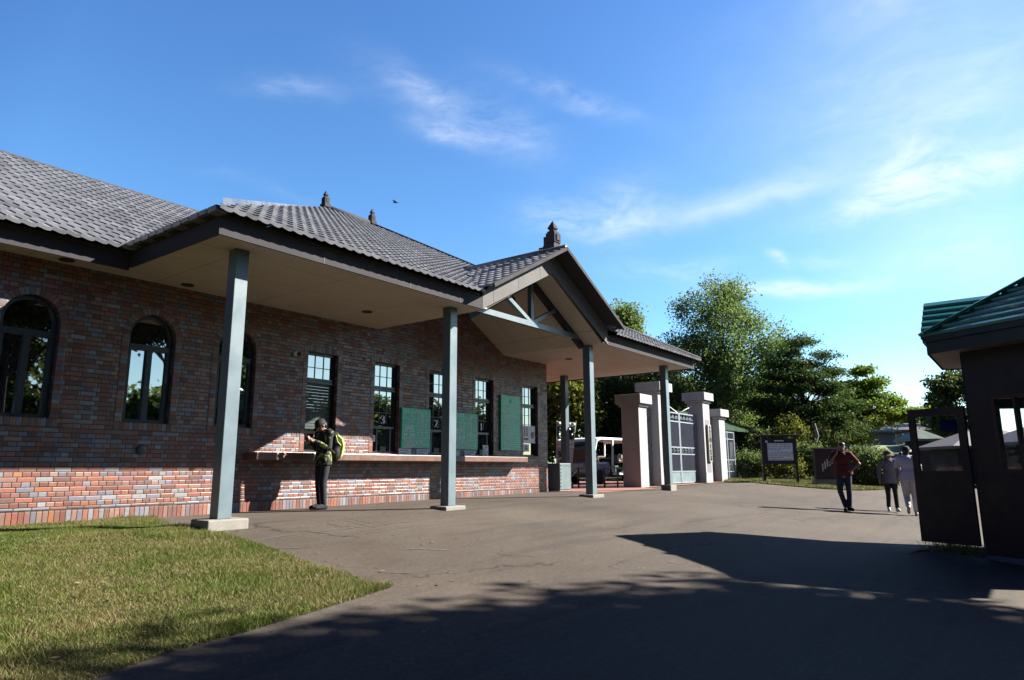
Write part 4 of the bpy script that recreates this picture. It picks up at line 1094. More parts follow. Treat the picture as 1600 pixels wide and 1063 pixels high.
for s in (-1, 1): bm_.tube([WA((-.14, s * .11, 1.42)), WA((-.02, s * .135, 1.475)), WA((.10, s * .13, 1.40)), WA((.12, s * .14, 1.26)), WA((.0, s * .185, 1.12)), WA((-.15, s * .14, 1.02))], .019, 8)
remeshed(bm_, 'bag_body', blk, bpk, .013, 3)
lime = pm('lime_fabric', (.50, .60, .12), .1, 9, .8, full=True)
gp = MB()
gp.tube([WA((-.20, .135, 1.36)), WA((-.30, .12, 1.30)), WA((-.352, .105, 1.18)), WA((-.335, .10, 1.02)), WA((-.27, .11, .92))], [.02, .03, .034, .034, .02], 8)
gp.tube([WA((-.16, .15, 1.36)), WA((-.19, .162, 1.24)), WA((-.28, .15, 1.17))], .009, 6)
gp.tube([WA((-.31, .075, 1.33)), WA((-.368, .0, 1.15)), WA((-.33, 0, .93))], [.02, .035, .022], 8)
gp.build('lime_panel', lime, bpk, smooth=True)

# 2. man in red shirt, hand on hip, other hand at his cheek
red = pm('red_tshirt', (.20, .022, .022), .15, 9, .85, bump=.2); jean = pm('blue_jeans', (.030, .045, .11), .25, 9, .85, bump=.2)
P2J = dict(head=(.03, .02, 1.56), ell=(-.03, .39, 1.14), wrl=(.05, .20, .985), hdl=(.115, .13, .95), hsl=(0, 0, 1), elr=(.13, -.29, 1.17), wrr=(.17, -.13, 1.385), hdr=(.135, -.085, 1.46), hsr=(1, 0, .3),
           pel=(0, .02, .90), knl=(.05, .06, .47), knr=(.06, -.075, .47), anl=(-.0, .02, .085), anr=(.04, .045, .085), tol=(.10, .10, .045), tor=(.18, .015, .045))
P2J.update(hl=(0, .10, .88), hr=(0, -.08, .88), knr=(.03, -.10, .48), anr=(.02, .0, .085), tor=(.16, -.04, .045), anl=(.0, .085, .085), tol=(.13, .13, .045), knl=(.03, .10, .48))
person('man in red T-shirt and jeans standing with one hand on his hip', (19.0, 3.87), R(198), 1.72,
    dict(J=P2J, face=(.9, .12, -.1), sleeve='short', top=red, top_name='shirt', trousers=jean, shoe=blk, fat=1.04, hem=.045))
# 3. woman in grey top and hat walking this way
grey = pm('grey_top', (.24, .23, .27), .15, 9, .9, bump=.2); tan = pm('tan_hat', (.13, .11, .085), .15, 9, .9); wsh = pm('white_shoe', (.72, .70, .70), .1, 9, .6)
P3J = dict(ell=(-.03, .26, 1.13), elr=(-.02, -.26, 1.13), wrl=(.03, .27, .88), wrr=(.02, -.275, .88), hsl=(1, 0, 0), hsr=(1, 0, 0),
           knl=(.10, .08, .48), knr=(-.02, -.08, .47), anl=(.16, .075, .095), anr=(-.17, -.075, .12), tol=(.29, .085, .06), tor=(-.05, -.085, .045))
person('woman in grey long sleeved top and tan hat walking beside the man in white trousers', (20.5, 3.05), R(200), 1.58,
    dict(J=P3J, face=(.95, .25, -.12), sleeve='long', top=grey, top_name='top', trousers=blk, shoe=wsh, cap='brim', cap_mat=tan, long_hair=True, hair=pm('brown_hair', (.05, .028, .018), .2, 30, .5), loose=.02, hem=.14))
# 4. man in striped polo seen from behind, one foot lifted
polo = stripe_mat('striped_polo', (.85, .88, 1.15), (1.2, 1.2, 1.35), .05, .4); wtr = pm('white_trousers', (1.15, 1.12, 1.10), .06, 9, .85, bump=.2); ncap = pm('navy_cap', (.012, .018, .03), .15, 9, .8)
P4J = dict(ell=(.0, .255, 1.12), elr=(-.02, -.27, 1.13), wrl=(-.03, .25, .87), wrr=(.06, -.27, .90), hsl=(1, 0, 0), hsr=(1, 0, 0),
           knl=(.0, .09, .47), knr=(.05, -.09, .47), anl=(.0, .085, .09), anr=(-.02, -.085, .085), tol=(.13, .10, .045), tor=(.14, -.1, .045))
P4J.update(knl=(.06, .085, .47), anl=(-.17, .085, .23), tol=(-.10, .085, .10), anr=(.05, -.09, .085), tor=(.18, -.11, .045), knr=(.06, -.095, .47))
person('man in striped polo shirt, white trousers and navy cap walking away near the open door', (19.95, 2.55), R(12), 1.72,
    dict(J=P4J, face=(.98, -.18, 0), sleeve='short', top=polo, top_name='polo_shirt', trousers=wtr, shoe=wsh, cap='peak', cap_mat=ncap, fat=1.08, hem=.1, lift='l', leg=1.12))
# far visitors under the canopy
for i, (x_, y_, hd_, top_, lab) in enumerate(((47.0, 7.2, 200, blk, 'distant person in dark clothes beyond the round bush'), (48.5, 6.5, 30, pm('pale_top', (.5, .46, .44), .1, 9, .8), 'distant person in a pale top by the green canopy'))):
    person(lab, (x_, y_), R(hd_), 1.66, dict(J=P3J, sleeve='long', top=top_, top_name='top', trousers=blk, shoe=blk, loose=.02))

# ---------------------------------------------------------------- porch things: cabinet, banners, barriers, cart
t = thing('utility_cabinet', 'grey green steel cabinet standing at the corner of the brick wall', 'cabinet', (17.5, 11.5, g(17.5, 11.5)))
gz = g(17.5, 11.4)
c = MB(); c.box(17.12, 17.72, 11.12, 11.62, gz + .04, 1.58); c.build('casing', pm('cabinet_paint', (.24, .33, .34), .06, 5, .45), t, bev=.01)
c = MB(); c.box(17.14, 17.70, 11.14, 11.60, gz - .02, gz + .04); c.build('base', M['concrete'], t)
c = MB()
for q in range(7): c.box(17.15, 17.18, 11.112, 11.121, gz + .12 + q * .1, gz + .15 + q * .1)
c.box(17.115, 17.725, 11.114, 11.1195, 1.50, 1.506); c.build('vents', M['black'], t)
def P_(px, d):
    v_ = Vector((.8, .6, 0)) * d + Vector((.6, -.8, 0)) * ((px - 800) / 1085 * d); return v_.x, v_.y
def banner(x0, y0, z1, lean, label, dx, txt=True):
    gz = g(x0, y0); t = thing('banner', label, 'banner', (x0, y0, gz), 'green and white banners by the gate')
    ex = Vector((.6, -.8, 0)) * dx; p0_ = Vector((x0, y0, gz)); p1_ = Vector((x0, y0, z1)) + Vector((.6, -.8, 0)) * lean
    mb = MB(); mb.tube([p0_, p1_ + Vector((0, 0, .04))], .012, 6); mb.tube([p1_, p1_ + ex * .30], .008, 6); mb.build('pole', M['white'], t)
    cl_ = MB(); N = 12
    V = []
    for i in range(N + 1):
        f = i / N; ps_ = p1_.lerp(p0_, f * .80); wv = .03 * math.sin(f * 7) ; w_ = (.30 - .03 * f)
        V += [ps_ + ex * .012, ps_ + ex * w_ * .5 + Vector((.8, .6, 0)) * wv, ps_ + ex * w_ + Vector((.8, .6, 0)) * wv * 1.6]
    for i in range(N):
        for q in range(2):
            mi = 1 if (0 < i < 4) else 0
            cl_.add([V[i * 3 + q], V[i * 3 + q + 1], V[i * 3 + 4 + q], V[i * 3 + 3 + q]], [(0, 1, 2, 3)], mi=mi)
    o = cl_.build('cloth', [M['banner'], M['banner_green']], t, smooth=True, fix=False)
    sol = o.modifiers.new('Solidify', 'SOLIDIFY'); sol.thickness = .004
    tx = MB(); nrm = Vector((-.8, -.6, 0)) * .05
    if txt:
        for i, ch in enumerate('宿志'):
            f = .62 + i * .17; ps_ = p1_.lerp(p0_, f * .80) + ex * .15 + nrm
            put_text(tx, ch, .23, ps_, tuple(Vector((.6, -.8, 0))), (0, 0, 1), bold=.008)
        tx.build('lettering', M['black'], t, fix=False)
    dt = MB()
    for i, f in enumerate((.13, .24)): dt.ball(p1_.lerp(p0_, f * .8) + ex * (.09 + .10 * (i == 0)) + nrm * .9, .045, .02, .035)
    dt.build('emblem', M['white'], t, smooth=True)
banner(*P_(867, 23.2), 2.98, .06, 'white banner with green top and black lettering behind the brick wall corner', 1)
banner(*P_(888, 23.6), 2.98, .26, 'leaning banner with green top between the thin rear post and the cart', -1, False)
def barrier(p0_, p1_, label, ring=False):
    p0_, p1_ = Vector(p0_), Vector(p1_); t = thing('barrier', label, 'barrier', (p0_.x, p0_.y, g(p0_.x, p0_.y)), 'pipe barriers in the gateway')
    for p in (p0_, p1_):
        gz = g(p.x, p.y); m_ = MB(); m_.tube([(p.x, p.y, gz), (p.x, p.y, gz + .66)], .028, 10); m_.build('post', M['brown_pipe'], t, smooth=True)
    z = g(p0_.x, p0_.y); d = (p1_ - p0_).normalized()
    rl = MB(); rl.tube([p0_ - d * .12 + Vector((0, 0, z + .64)), p1_ + d * .12 + Vector((0, 0, z + .64))], .022, 8); rl.tube([p0_ + Vector((0, 0, z + .28)), p1_ + Vector((0, 0, z + .28))], .015, 8)
    rl.build('rail', M['metal'], t, smooth=True)
    if ring:
        mid = p0_ - d * .1; pts = [mid - d * .55 * math.sin(a_) * 1 + Vector((0, 0, z + .62 - .30 * (1 - abs(math.cos(a_))))) for a_ in np.linspace(0, math.pi, 14)]
        pts = [Vector((0, 0, z + .62 - .27 * math.sin(math.pi * i / 13))) + p0_ - d * (.0 + .75 * i / 13) for i in range(14)]
        ch = MB(); ch.tube(pts, .016, 8); ch.build('chain', M['white'], t, smooth=True)
def ptat(px_az, D):
    return None
RTV = Vector((.6, -.8, 0)); FWV = Vector((.8, .6, 0))
def loc(d, r): return FWV * d + RTV * r
barrier(loc(23.2, 2.18), loc(23.0, 2.62), 'brown pipe barrier with hanging white chain beside the grey cabinet', True)
barrier(loc(23.0, 3.02), loc(22.8, 3.42), 'brown pipe barrier with steel rail in front of the old cart')

# vintage open cart
ct_ = loc(28.0, 3.55); gz = g(ct_.x, ct_.y)
t = thing('tour_cart', 'small white roofed open tour cart with wooden side panel in the gateway', 'cart', (ct_.x, ct_.y, gz))
cf = Vector((-1, .12, 0)).normalized(); cs = Vector((.12, 1, 0)).normalized()   # cart faces left, its near side toward the porch
CF = 1.2
CW = lambda f, s, z: ct_ + cf * f * CF + cs * s + Vector((0, 0, gz + z))
def cbox(mb, f0, f1, s0, s1, z0, z1): mb.obox(CW((f0 + f1) / 2, (s0 + s1) / 2, (z0 + z1) / 2), cf * (f1 - f0) / 2 * CF, cs * (s1 - s0) / 2, Vector((0, 0, (z1 - z0) / 2)))
m_ = MB(); m_.prism([(1.02, 1.66), (.98, 1.74), (.80, 1.79), (-.92, 1.79), (-1.04, 1.74), (-1.08, 1.62), (-1.0, 1.62), (-.96, 1.69), (.78, 1.69), (.95, 1.62)], lambda a_, b_: CW(a_, -.72, b_), cs * 1.44)
m_.build('roof', M['white'], t, bev=.03)
m_ = MB()
for s in (-.70, .70):
    m_.bar(CW(.98, s, 1.66), CW(1.20, s, .80), .05, .05); m_.bar(CW(-1.03, s, 1.66), CW(-1.0, s, .75), .06, .06); m_.bar(CW(.12, s, 1.70), CW(.16, s, .45), .06, .07)
    m_.bar(CW(.14, s, .38), CW(-.45, s, .38), .06, .08); m_.bar(CW(-.45, s, .38), CW(-.55, s, .95), .06, .12)
m_.build('frame', M['white'], t, bev=.01)
m_ = MB(); m_.obox(CW(1.09, 0, 1.22), (CW(.98, 0, 1.66) - CW(1.20, 0, .80)) / 2, cs * .66, cf * .01); pass
m_.build('windscreen', glass_mat('cart_glass', 1.6, (.06, .11, .12)), t)
m_ = MB(); cbox(m_, .22, 1.28, -.66, .66, .38, .84); m_.build('front_body', M['cart_blue'], t, bev=.08)
m_ = MB(); cbox(m_, -.98, .12, -.70, -.66, .82, 1.12); cbox(m_, -.98, -.55, -.66, .66, .55, .84); cbox(m_, -.98, .9, .62, .66, .6, 1.1); m_.build('wood_panel', M['cart_wood'], t, bev=.01)
m_ = MB(); cbox(m_, -.95, 1.1, -.6, .6, .28, .38); m_.build('chassis', M['black'], t)
m_ = MB(); cbox(m_, -.5, -.1, -.58, .58, .40, .72); cbox(m_, -.62, -.52, -.58, .58, .70, 1.02); m_.build('seat', M['leaf_dark'] if False else pm('green_seat', (.02, .10, .06), .1, 5, .5), t, bev=.04)
m_ = MB(); a0 = np.linspace(.15, 1.45 * math.pi, 14)
m_.tube([CW(-.25 - .11 * math.cos(x_), -.712, 1.02 + .13 * math.sin(x_)) for x_ in np.linspace(-.4, 1.5 * math.pi, 16)], .022, 6)
m_.build('emblem', M['white'], t, smooth=True)
for f_ in (.78, -.72):
    for s in (-.62, .62):
        m_ = MB(); m_.lathe([(.15, -.06), (.27, -.06), (.29, -.03), (.29, .03), (.27, .06), (.15, .06)], CW(f_, s, .29), 22, cf, Vector((0, 0, 1)), cs)
        wo = m_.build('wheel', M['tyre'], t, smooth=True); m_ = MB(); m_.lathe([(.15, -.05), (.15, .05)], CW(f_, s, .29), 18, cf, Vector((0, 0, 1)), cs); m_.build('hub', M['metal'], wo)
m_ = MB()
for f_ in (-.72, .78):
    for s in (-.62, .62): m_.tube([CW(f_ + .36 * math.cos(a_), s, .30 + .36 * math.sin(a_)) for a_ in np.linspace(-.1, math.pi + .1, 12)], .045, 6)
m_.build('mudguard', pm('mudguard_paint', (.48, .52, .62), .05, 4, .3), t, smooth=True)
for s in (-.42, .42):
    m_ = MB(); m_.ball(CW(1.30, s, .66), .09); m_.build('headlamp', M['metal'], t, smooth=True)

# ---------------------------------------------------------------- gate
GY0, GD = 10.3, .65
def pillar(x0, x1, ztop, label):
    gz = g(x0, GY0); t = thing('gate_pillar', label, 'pillar', ((x0 + x1) / 2, GY0 + GD / 2, gz), 'rendered gate pillars')
    y0, y1 = GY0, GY0 + GD
    m_ = MB(); m_.box(x0, x1, y0, y1, gz - .1, ztop - .40); m_.build('shaft', M['stucco'], t, bev=.012)
    m_ = MB(); m_.box(x0 - .06, x1 + .06, y0 - .06, y1 + .06, ztop - .40, ztop - .31); m_.build('neck', M['stucco'], t, bev=.01)
    m_ = MB(); m_.box(x0 - .15, x1 + .15, y0 - .15, y1 + .15, ztop - .31, ztop); m_.build('capital', M['stucco'], t, bev=.012)
    return t
pillar(20.70, 21.30, 3.86, 'low grey white gate pillar nearest the porch and the tour cart')
pp2 = pillar(22.24, 23.02, 4.42, 'tall gate pillar partly hidden behind the last front porch post')
pp3 = pillar(26.36, 27.06, 4.40, 'tall gate pillar carrying the vertical name plaque')
pillar(28.06, 28.74, 3.84, 'low gate pillar beside the iron fence at the far end of the gate')
def shade_sheet(x0, x1, z0, z1, parent):
    m_ = MB(); m_.box(x0, x1, GY0 - .006, GY0 - .001, z0, z1); m_.build('shade_sheet', pm('niche_shade', (.36, .34, .36), .05, 4, .8), parent)  # flat sheet, no recess: the shade of a niche is put into its colour
shade_sheet(26.52, 26.94, 1.25, 3.32, pp3); shade_sheet(22.45, 22.85, 1.25, 3.32, pp2)
t = thing('name_plaque', 'tall narrow plaque with black vertical lettering on the gate pillar', 'sign', (26.72, GY0 - .06, 1.65))
m_ = MB(); m_.box(26.58, 26.90, GY0 - .09, GY0 - .012, 1.66, 3.12); m_.build('board', pm('plaque_wood', (.60, .56, .50), .06, 6, .6), t, bev=.006)
m_ = MB()
for i, ch in enumerate('博物館網走監獄'): put_text(m_, ch, .16 if i < 3 else .235, (26.745, GY0 - .096, 2.99 - i * .15 if i < 3 else 2.50 - (i - 3) * .235), (1, 0, 0), (0, 0, 1), bold=.006)
m_.build('lettering', M['black'], t, fix=False)
t = thing('name_plaque', 'narrow plaque on the tall pillar mostly hidden by the porch post', 'sign', (22.65, GY0 - .06, 1.65))
m_ = MB(); m_.box(22.52, 22.80, GY0 - .09, GY0 - .012, 1.55, 3.12); m_.build('board', pm('plaque_dark', (.30, .27, .25), .06, 6, .6), t, bev=.006)

def gate(xs, label, braces):
    gz = g(xs[0], GY0) + .05; yc = GY0 + GD / 2; t = thing('metal_gate', label, 'gate', ((xs[0] + xs[-1]) / 2, yc, gz), 'pale blue iron gates')
    Z = dict(b=gz, p=1.31, m1=1.95, m2=2.20, t1=3.16, t=3.48)
    for k_ in range(len(xs) - 1):
        a_, b_ = xs[k_] + .012, xs[k_ + 1] - .012
        m_ = MB()
        m_.box(a_, a_ + .05, yc - .025, yc + .025, Z['b'], Z['t'] + .02); m_.box(b_ - .05, b_, yc - .025, yc + .025, Z['b'], Z['t'] + .02)
        for z_ in (Z['t'], Z['t1'], Z['m2'], Z['m1'], Z['p'], Z['b'] + .03): m_.box(a_ + .05, b_ - .05, yc - .022, yc + .022, z_ - .03, z_ + .012)
        lf = m_.build('gate_leaf', M['gate'], t)
        m_ = MB(); n = int((b_ - a_ - .1) / .07)
        for q in range(1, n): 
            x_ = a_ + .05 + (b_ - a_ - .1) * q / n
            m_.tube([(x_, yc, Z['p']), (x_, yc, Z['m1'] - .02)], .0135, 5, False); m_.tube([(x_, yc, Z['m2']), (x_, yc, Z['t1'] - .02)], .0135, 5, False)
        m_.build('bars', M['gate_bar'], lf)
        m_ = MB(); m_.box(a_ + .05, b_ - .05, yc - .008, yc + .008, Z['b'] + .03, Z['p'] - .028); m_.build('kick_panel', M['gate_panel'], lf)
        m_ = MB(); nq = max(2, int((b_ - a_) / .30))
        for q in range(nq):
            cx = a_ + .05 + (b_ - a_ - .1) * (q + .5) / nq; w_ = (b_ - a_ - .1) / nq / 2
            for s in (-1, 1):
                m_.tube([(cx + s * w_ * .9 * (1 - .85 * f) * math.cos(f * 4.2) , yc, 3.25 + .10 * f + .07 * math.sin(f * 5)) for f in np.linspace(0, 1, 9)], .010, 5, False)
                m_.tube([(cx + s * w_ * .5, yc, Z['t1']), (cx + s * w_ * .5, yc, Z['t'] - .02)], .007, 5, False)
            m_.tube([(cx, yc, Z['t1']), (cx, yc, Z['t'] - .02)], .007, 5, False)
            zc = (Z['m1'] + Z['m2']) / 2
            m_.tube([(cx + .07 * math.cos(a2), yc, zc + .07 * math.sin(a2)) for a2 in np.linspace(.5, 2 * math.pi - .5, 12)], .010, 5, False)
            m_.tube([(cx + w_, yc, Z['m1']), (cx + w_, yc, Z['m2'] - .03)], .008, 5, False); m_.tube([(cx - .0, yc, zc), (cx + w_ * .8, yc, zc)], .009, 5, False)
        m_.build('scroll_panel', M['gate'], lf)
    m_ = MB()
    for p, q in braces: m_.tube([p, q], .014, 6)
    m_.build('stay_rod', M['white'], t, smooth=True)
yc = GY0 + GD / 2
gate([21.30, 22.24], 'single leaf pale blue iron gate nearest the porch', [((22.2, yc, 3.95), (21.75, yc, 3.50))])
gate([23.02, 24.70, 26.36], 'double leaf pale blue iron gate between the two tall pillars', [((23.05, yc, 3.90), (24.60, yc, 3.50)), ((26.33, yc, 3.92), (24.80, yc, 3.50))])
gate([27.06, 28.06], 'single leaf pale blue iron gate between the plaque pillar and the last low pillar', [((27.1, yc, 3.95), (27.9, yc, 3.50))])
# iron fence beyond the gate and green-roofed hut behind it
t = thing('iron_fence', 'pale iron fence with spikes beyond the gate, weeds at its foot', 'fence', (29.8, GY0 + .3, g(29.8, GY0)))
for p in (28.95, 29.75, 30.6):
    m_ = MB(); m_.box(p, p + .06, GY0 + .3, GY0 + .36, .85, 3.0); m_.build('post', M['gate'], t)
m_ = MB()
for z_ in (2.95, 2.65, 1.75, 1.25): m_.box(28.8, 30.6, GY0 + .315, GY0 + .345, z_, z_ + .035)
m_.build('rail', M['gate'], t)
m_ = MB()
for q in range(17): m_.tube([(28.85 + q * .105, GY0 + .33, 1.0), (28.85 + q * .105, GY0 + .33, 3.05), (28.85 + q * .105, GY0 + .33, 3.15)], [.008, .008, .002], 5)
m_.build('bars', M['gate'], t)
t = thing('green_roofed_hut', 'dark hut with a green metal roof behind the iron fence', 'hut', (33, 12.5, .9))
m_ = MB(); m_.box(31.0, 35.5, 11.7, 15, .8, 3.2); m_.build('wall', pm('hut_boards', (.05, .045, .05), .2, 5, .7), t)
m_ = MB(); m_.prism([(11.2, 3.15), (13.3, 4.0), (15.4, 3.15), (15.4, 3.27), (13.3, 4.12), (11.2, 3.27)], lambda a_, b_: (30.4, a_, b_), (5.8, 0, 0)); m_.build('roof', pm('green_roof', (.02, .10, .035), .15, 3, .45), t)
m_ = MB(); m_.box(31.6, 33.0, 11.66, 11.7, 1.5, 2.8); m_.build('window', M['glass'], t)

# ---------------------------------------------------------------- information board and memorial stone
def orient(p0_, p1_):
    p0_, p1_ = Vector(p0_), Vector(p1_); e = (p1_ - p0_).normalized(); return p0_, e, Vector((e.y, -e.x, 0))
p0_, e, nn = orient((27.96, 8.56, 0), (28.73, 7.52, 0)); W_ = 1.30
SB = lambda u_, n_, z_: p0_ + e * u_ + nn * n_ + Vector((0, 0, z_))
gz = g(28.3, 8.0)
t = thing('information_board', 'roofed wooden information board with a pale blue panel beside the verge', 'sign', SB(W_ / 2, 0, gz))
for u_ in (.0, W_):
    m_ = MB(); m_.bar(SB(u_, 0, gz), SB(u_, 0, 2.66), .09, .09, nn); m_.build('post', M['wood_dark'], t)
m_ = MB(); m_.obox(SB(W_ / 2, 0, 2.68), e * (W_ / 2 + .16), nn * .16, Vector((0, 0, .03))); m_.build('roof', M['wood_dark'], t, bev=.01)
m_ = MB(); m_.obox(SB(W_ / 2, .01, 2.06), e * (W_ / 2 - .05), nn * .03, Vector((0, 0, .50))); m_.build('backing', pm('navy_backing', (.02, .025, .06), .1, 5, .5), t)
m_ = MB(); m_.obox(SB(W_ / 2 + .03, .045, 2.04), e * .50, nn * .008, Vector((0, 0, .335))); m_.build('panel', M['blue_panel'], t)
m_ = MB()
rr = random.Random(4)
for i in range(9):
    z_ = 2.32 - i * .068 - (.03 if i > 3 else 0); u_ = .18
    while u_ < (1.12 if i not in (3, 7) else .7):
        L_ = rr.uniform(.05, .16); m_.obox(SB(u_ + L_ / 2, .0545, z_), e * L_ / 2, nn * .0012, Vector((0, 0, .011))); u_ += L_ + rr.uniform(.015, .05)
m_.build('lettering', pm('grey_print', (.30, .36, .46), .1, 5, .6), t)
m_ = MB(); m_.obox(SB(.66, .045, 2.47), e * .18, nn * .002, Vector((0, 0, .018))); m_.obox(SB(.16, .045, 2.44), e * .04, nn * .003, Vector((0, 0, .04))); m_.build('title', M['white'], t)
p0_, e, nn = orient((29.70, 7.05, 0), (30.32, 6.25, 0)); gz = g(30, 6.6)
SB2 = lambda u_, n_, z_: p0_ + e * u_ + nn * n_ + Vector((0, 0, z_))
t = thing('memorial_stone', 'dark maroon stone slab with slanting rows of white lettering behind the man in red', 'sign', SB2(.5, 0, gz))
m_ = MB(); m_.obox(SB2(.62, -.1, 1.57), e * .62, nn * .10, Vector((0, 0, .62))); m_.build('slab', M['maroon'], t, bev=.015)
m_ = MB(); m_.obox(SB2(.62, -.1, .82), e * .68, nn * .18, Vector((0, 0, .13))); m_.build('base', M['concrete'], t, bev=.02)
m_ = MB(); m_.obox(SB2(.62, -.1, 2.205), e * .60, nn * .06, Vector((0, 0, .015))); m_.build('coping', M['concrete'], t)
m_ = MB()
for i in range(5):
    z_ = 1.55 + i * .09
    while z_ > 1.30 - (.03 * i) + i * .09:
        m_.obox(SB2(.30 + i * .10, .004, z_), e * .024, nn * .004, Vector((0, 0, .022))); z_ -= .062
m_.build('lettering', M['paper'], t)

# ---------------------------------------------------------------- kiosk
KC = Vector((13.70, -.79, 0)); KE = 2.25; KW = 1.72
def hexp(r, k_): a_ = R(120 + 60 * k_); return Vector((KC.x + r * math.cos(a_), KC.y + r * math.sin(a_), 0))
kt = thing('ticket_kiosk', 'dark six sided kiosk with green metal roof and an open door', 'kiosk', (KC.x, KC.y, g(KC.x, KC.y)))
ZS, ZE = 3.20, 3.46
kz = -.10
def panel(mb, p, q, z0, z1, th=.09):
    d = (q - p).normalized(); n_ = Vector((d.y, -d.x, 0)); c_ = (p + q) / 2; c_ = c_ + Vector((0, 0, (z0 + z1) / 2)) 
    mb.obox(c_, d * (q - p).length / 2, n_ * th / 2, Vector((0, 0, (z1 - z0) / 2)))
kw = MB()
WIN = {}
for k_ in range(6):
    p, q = hexp(KW, k_), hexp(KW, k_ + 1)
    d = (q - p).normalized(); L_ = (q - p).length
    if k_ == 5:   # doorway side, toward +Y
        p_, q_ = p, q
        panel(kw, p, p + d * .48, .12, ZS); panel(kw, q - d * .12, q, .12, ZS); panel(kw, p + d * .48, q - d * .12, 2.42, ZS)
        continue
    z0, z1 = (1.33, 2.47)
    u0, u1 = (.36, 1.42) if k_ == 0 else (.25, 1.45)
    panel(kw, p, p + d * u0, .12, ZS); panel(kw, p + d * u1, q, .12, ZS); panel(kw, p + d * u0, p + d * u1, .12, z0); panel(kw, p + d * u0, p + d * u1, z1, ZS)
    WIN[k_] = (p, d, u0, u1, z0, z1)
kw.build('wall', M['kiosk'], kt)
for k_, (p, d, u0, u1, z0, z1) in WIN.items():
    m_ = MB(); n_ = Vector((d.y, -d.x, 0))
    for ua, ub, za, zb in ((u0, u0 + .05, z0, z1), (u1 - .05, u1, z0, z1), (u0 + .05, u1 - .05, z0, z0 + .05), (u0 + .05, u1 - .05, z1 - .05, z1), ((u0 + u1) / 2 - .22, (u0 + u1) / 2 - .19, z0 + .05, z1 - .05)):
        c_ = p + d * (ua + ub) / 2 + Vector((0, 0, (za + zb) / 2)); m_.obox(c_, d * (ub - ua) / 2, n_ * .055, Vector((0, 0, (zb - za) / 2)))
    wf = m_.build('window', M['wood_dark'], kt)
    gl_, gnt, gb_ = nodes('kiosk_glass'); TT = NT(gnt)
    gb_.inputs['Base Color'].default_value = (.97, .98, .98, 1); gb_.inputs['Roughness'].default_value = .0; gb_.inputs['IOR'].default_value = 1.02
    gb_.inputs['Transmission Weight'].default_value = 1.0; gb_.inputs['Coat Weight'].default_value = .6; gb_.inputs['Coat Roughness'].default_value = .02
    M['kiosk_glass'] = gl_
    m_ = MB(); m_.obox(p + d * (u0 + u1) / 2 + Vector((0, 0, (z0 + z1) / 2)), d * ((u1 - u0) / 2 - .045), n_ * .004, Vector((0, 0, (z1 - z0) / 2 - .045))); m_.build('pane', gl_, wf)
m_ = MB(); pr_ = [hexp(KW + .04, k_) for k_ in range(6)]
m_.add([p + Vector((0, 0, kz)) for p in pr_] + [p + Vector((0, 0, .30)) for p in pr_], [tuple(range(6))[::-1], tuple(range(6, 12))] + [(i, (i + 1) % 6, (i + 1) % 6 + 6, i + 6) for i in range(6)])
m_.build('base', pm('kiosk_base', (.20, .21, .25), .1, 5, .8, bump=.2), kt)
# inside: a ceiling and a counter
m_ = MB(); m_.lathe([(.55, .28), (.55, 1.2), (.58, 1.22)], KC, 6); m_.build('inner_counter', M['wood_dark'], kt)
m_ = MB(); pe = [hexp(KE, k_) for k_ in range(6)]; pi_ = [hexp(KE - .03, k_) for k_ in range(6)]
m_.add([p + Vector((0, 0, ZS)) for p in pi_] + [p + Vector((0, 0, ZS + .02)) for p in pi_], [tuple(range(6)), tuple(range(6, 12))] + [(i, (i + 1) % 6, (i + 1) % 6 + 6, i + 6) for i in range(6)])
m_.build('soffit', pm('kiosk_soffit', (.33, .28, .24), .1, 4, .7), kt)
m_ = MB()
for k_ in range(6):
    p, q = hexp(KE, k_), hexp(KE, k_ + 1); p2, q2 = hexp(KE + .05, k_), hexp(KE + .05, k_ + 1)
    m_.add([p + Vector((0, 0, ZS - .02)), q + Vector((0, 0, ZS - .02)), q + Vector((0, 0, ZE - .06)), p + Vector((0, 0, ZE - .06))], [(0, 1, 2, 3)])
    m_.add([p2 + Vector((0, 0, ZE - .09)), q2 + Vector((0, 0, ZE - .09)), q2 + Vector((0, 0, ZE)), p2 + Vector((0, 0, ZE)), p + Vector((0, 0, ZE - .09)), q + Vector((0, 0, ZE - .09))], [(0, 1, 2, 3), (4, 5, 1, 0)])
m_.build('fascia', M['kiosk_fascia'], kt)
KH = 1.22; pk = KC + Vector((0, 0, ZE + KH)); NS = 9
rm = MB()
for k_ in range(6):
    p, q = hexp(KE + .07, k_) + Vector((0, 0, ZE)), hexp(KE + .07, k_ + 1) + Vector((0, 0, ZE))
    for s in range(NS):
        f0, f1 = s / NS, (s + 1) / NS; st = Vector((0, 0, .045))
        a_, b_ = p.lerp(pk, f0), q.lerp(pk, f0); c_, d_ = q.lerp(pk, f1), p.lerp(pk, f1)
        rm.add([a_, b_, b_ + st, a_ + st, c_ + st * .15, d_ + st * .15], [(0, 1, 2, 3), (3, 2, 4, 5)])
rm.build('roof', M['kiosk_roof'], kt)
hp_ = MB()
for k_ in range(6): hp_.bar(hexp(KE + .06, k_) + Vector((0, 0, ZE + .05)), pk + Vector((0, 0, .05)), .17, .05)
hp_.ball(pk + Vector((0, 0, .12)), .12); hp_.build('hip_cap', M['kiosk_roof'], kt)
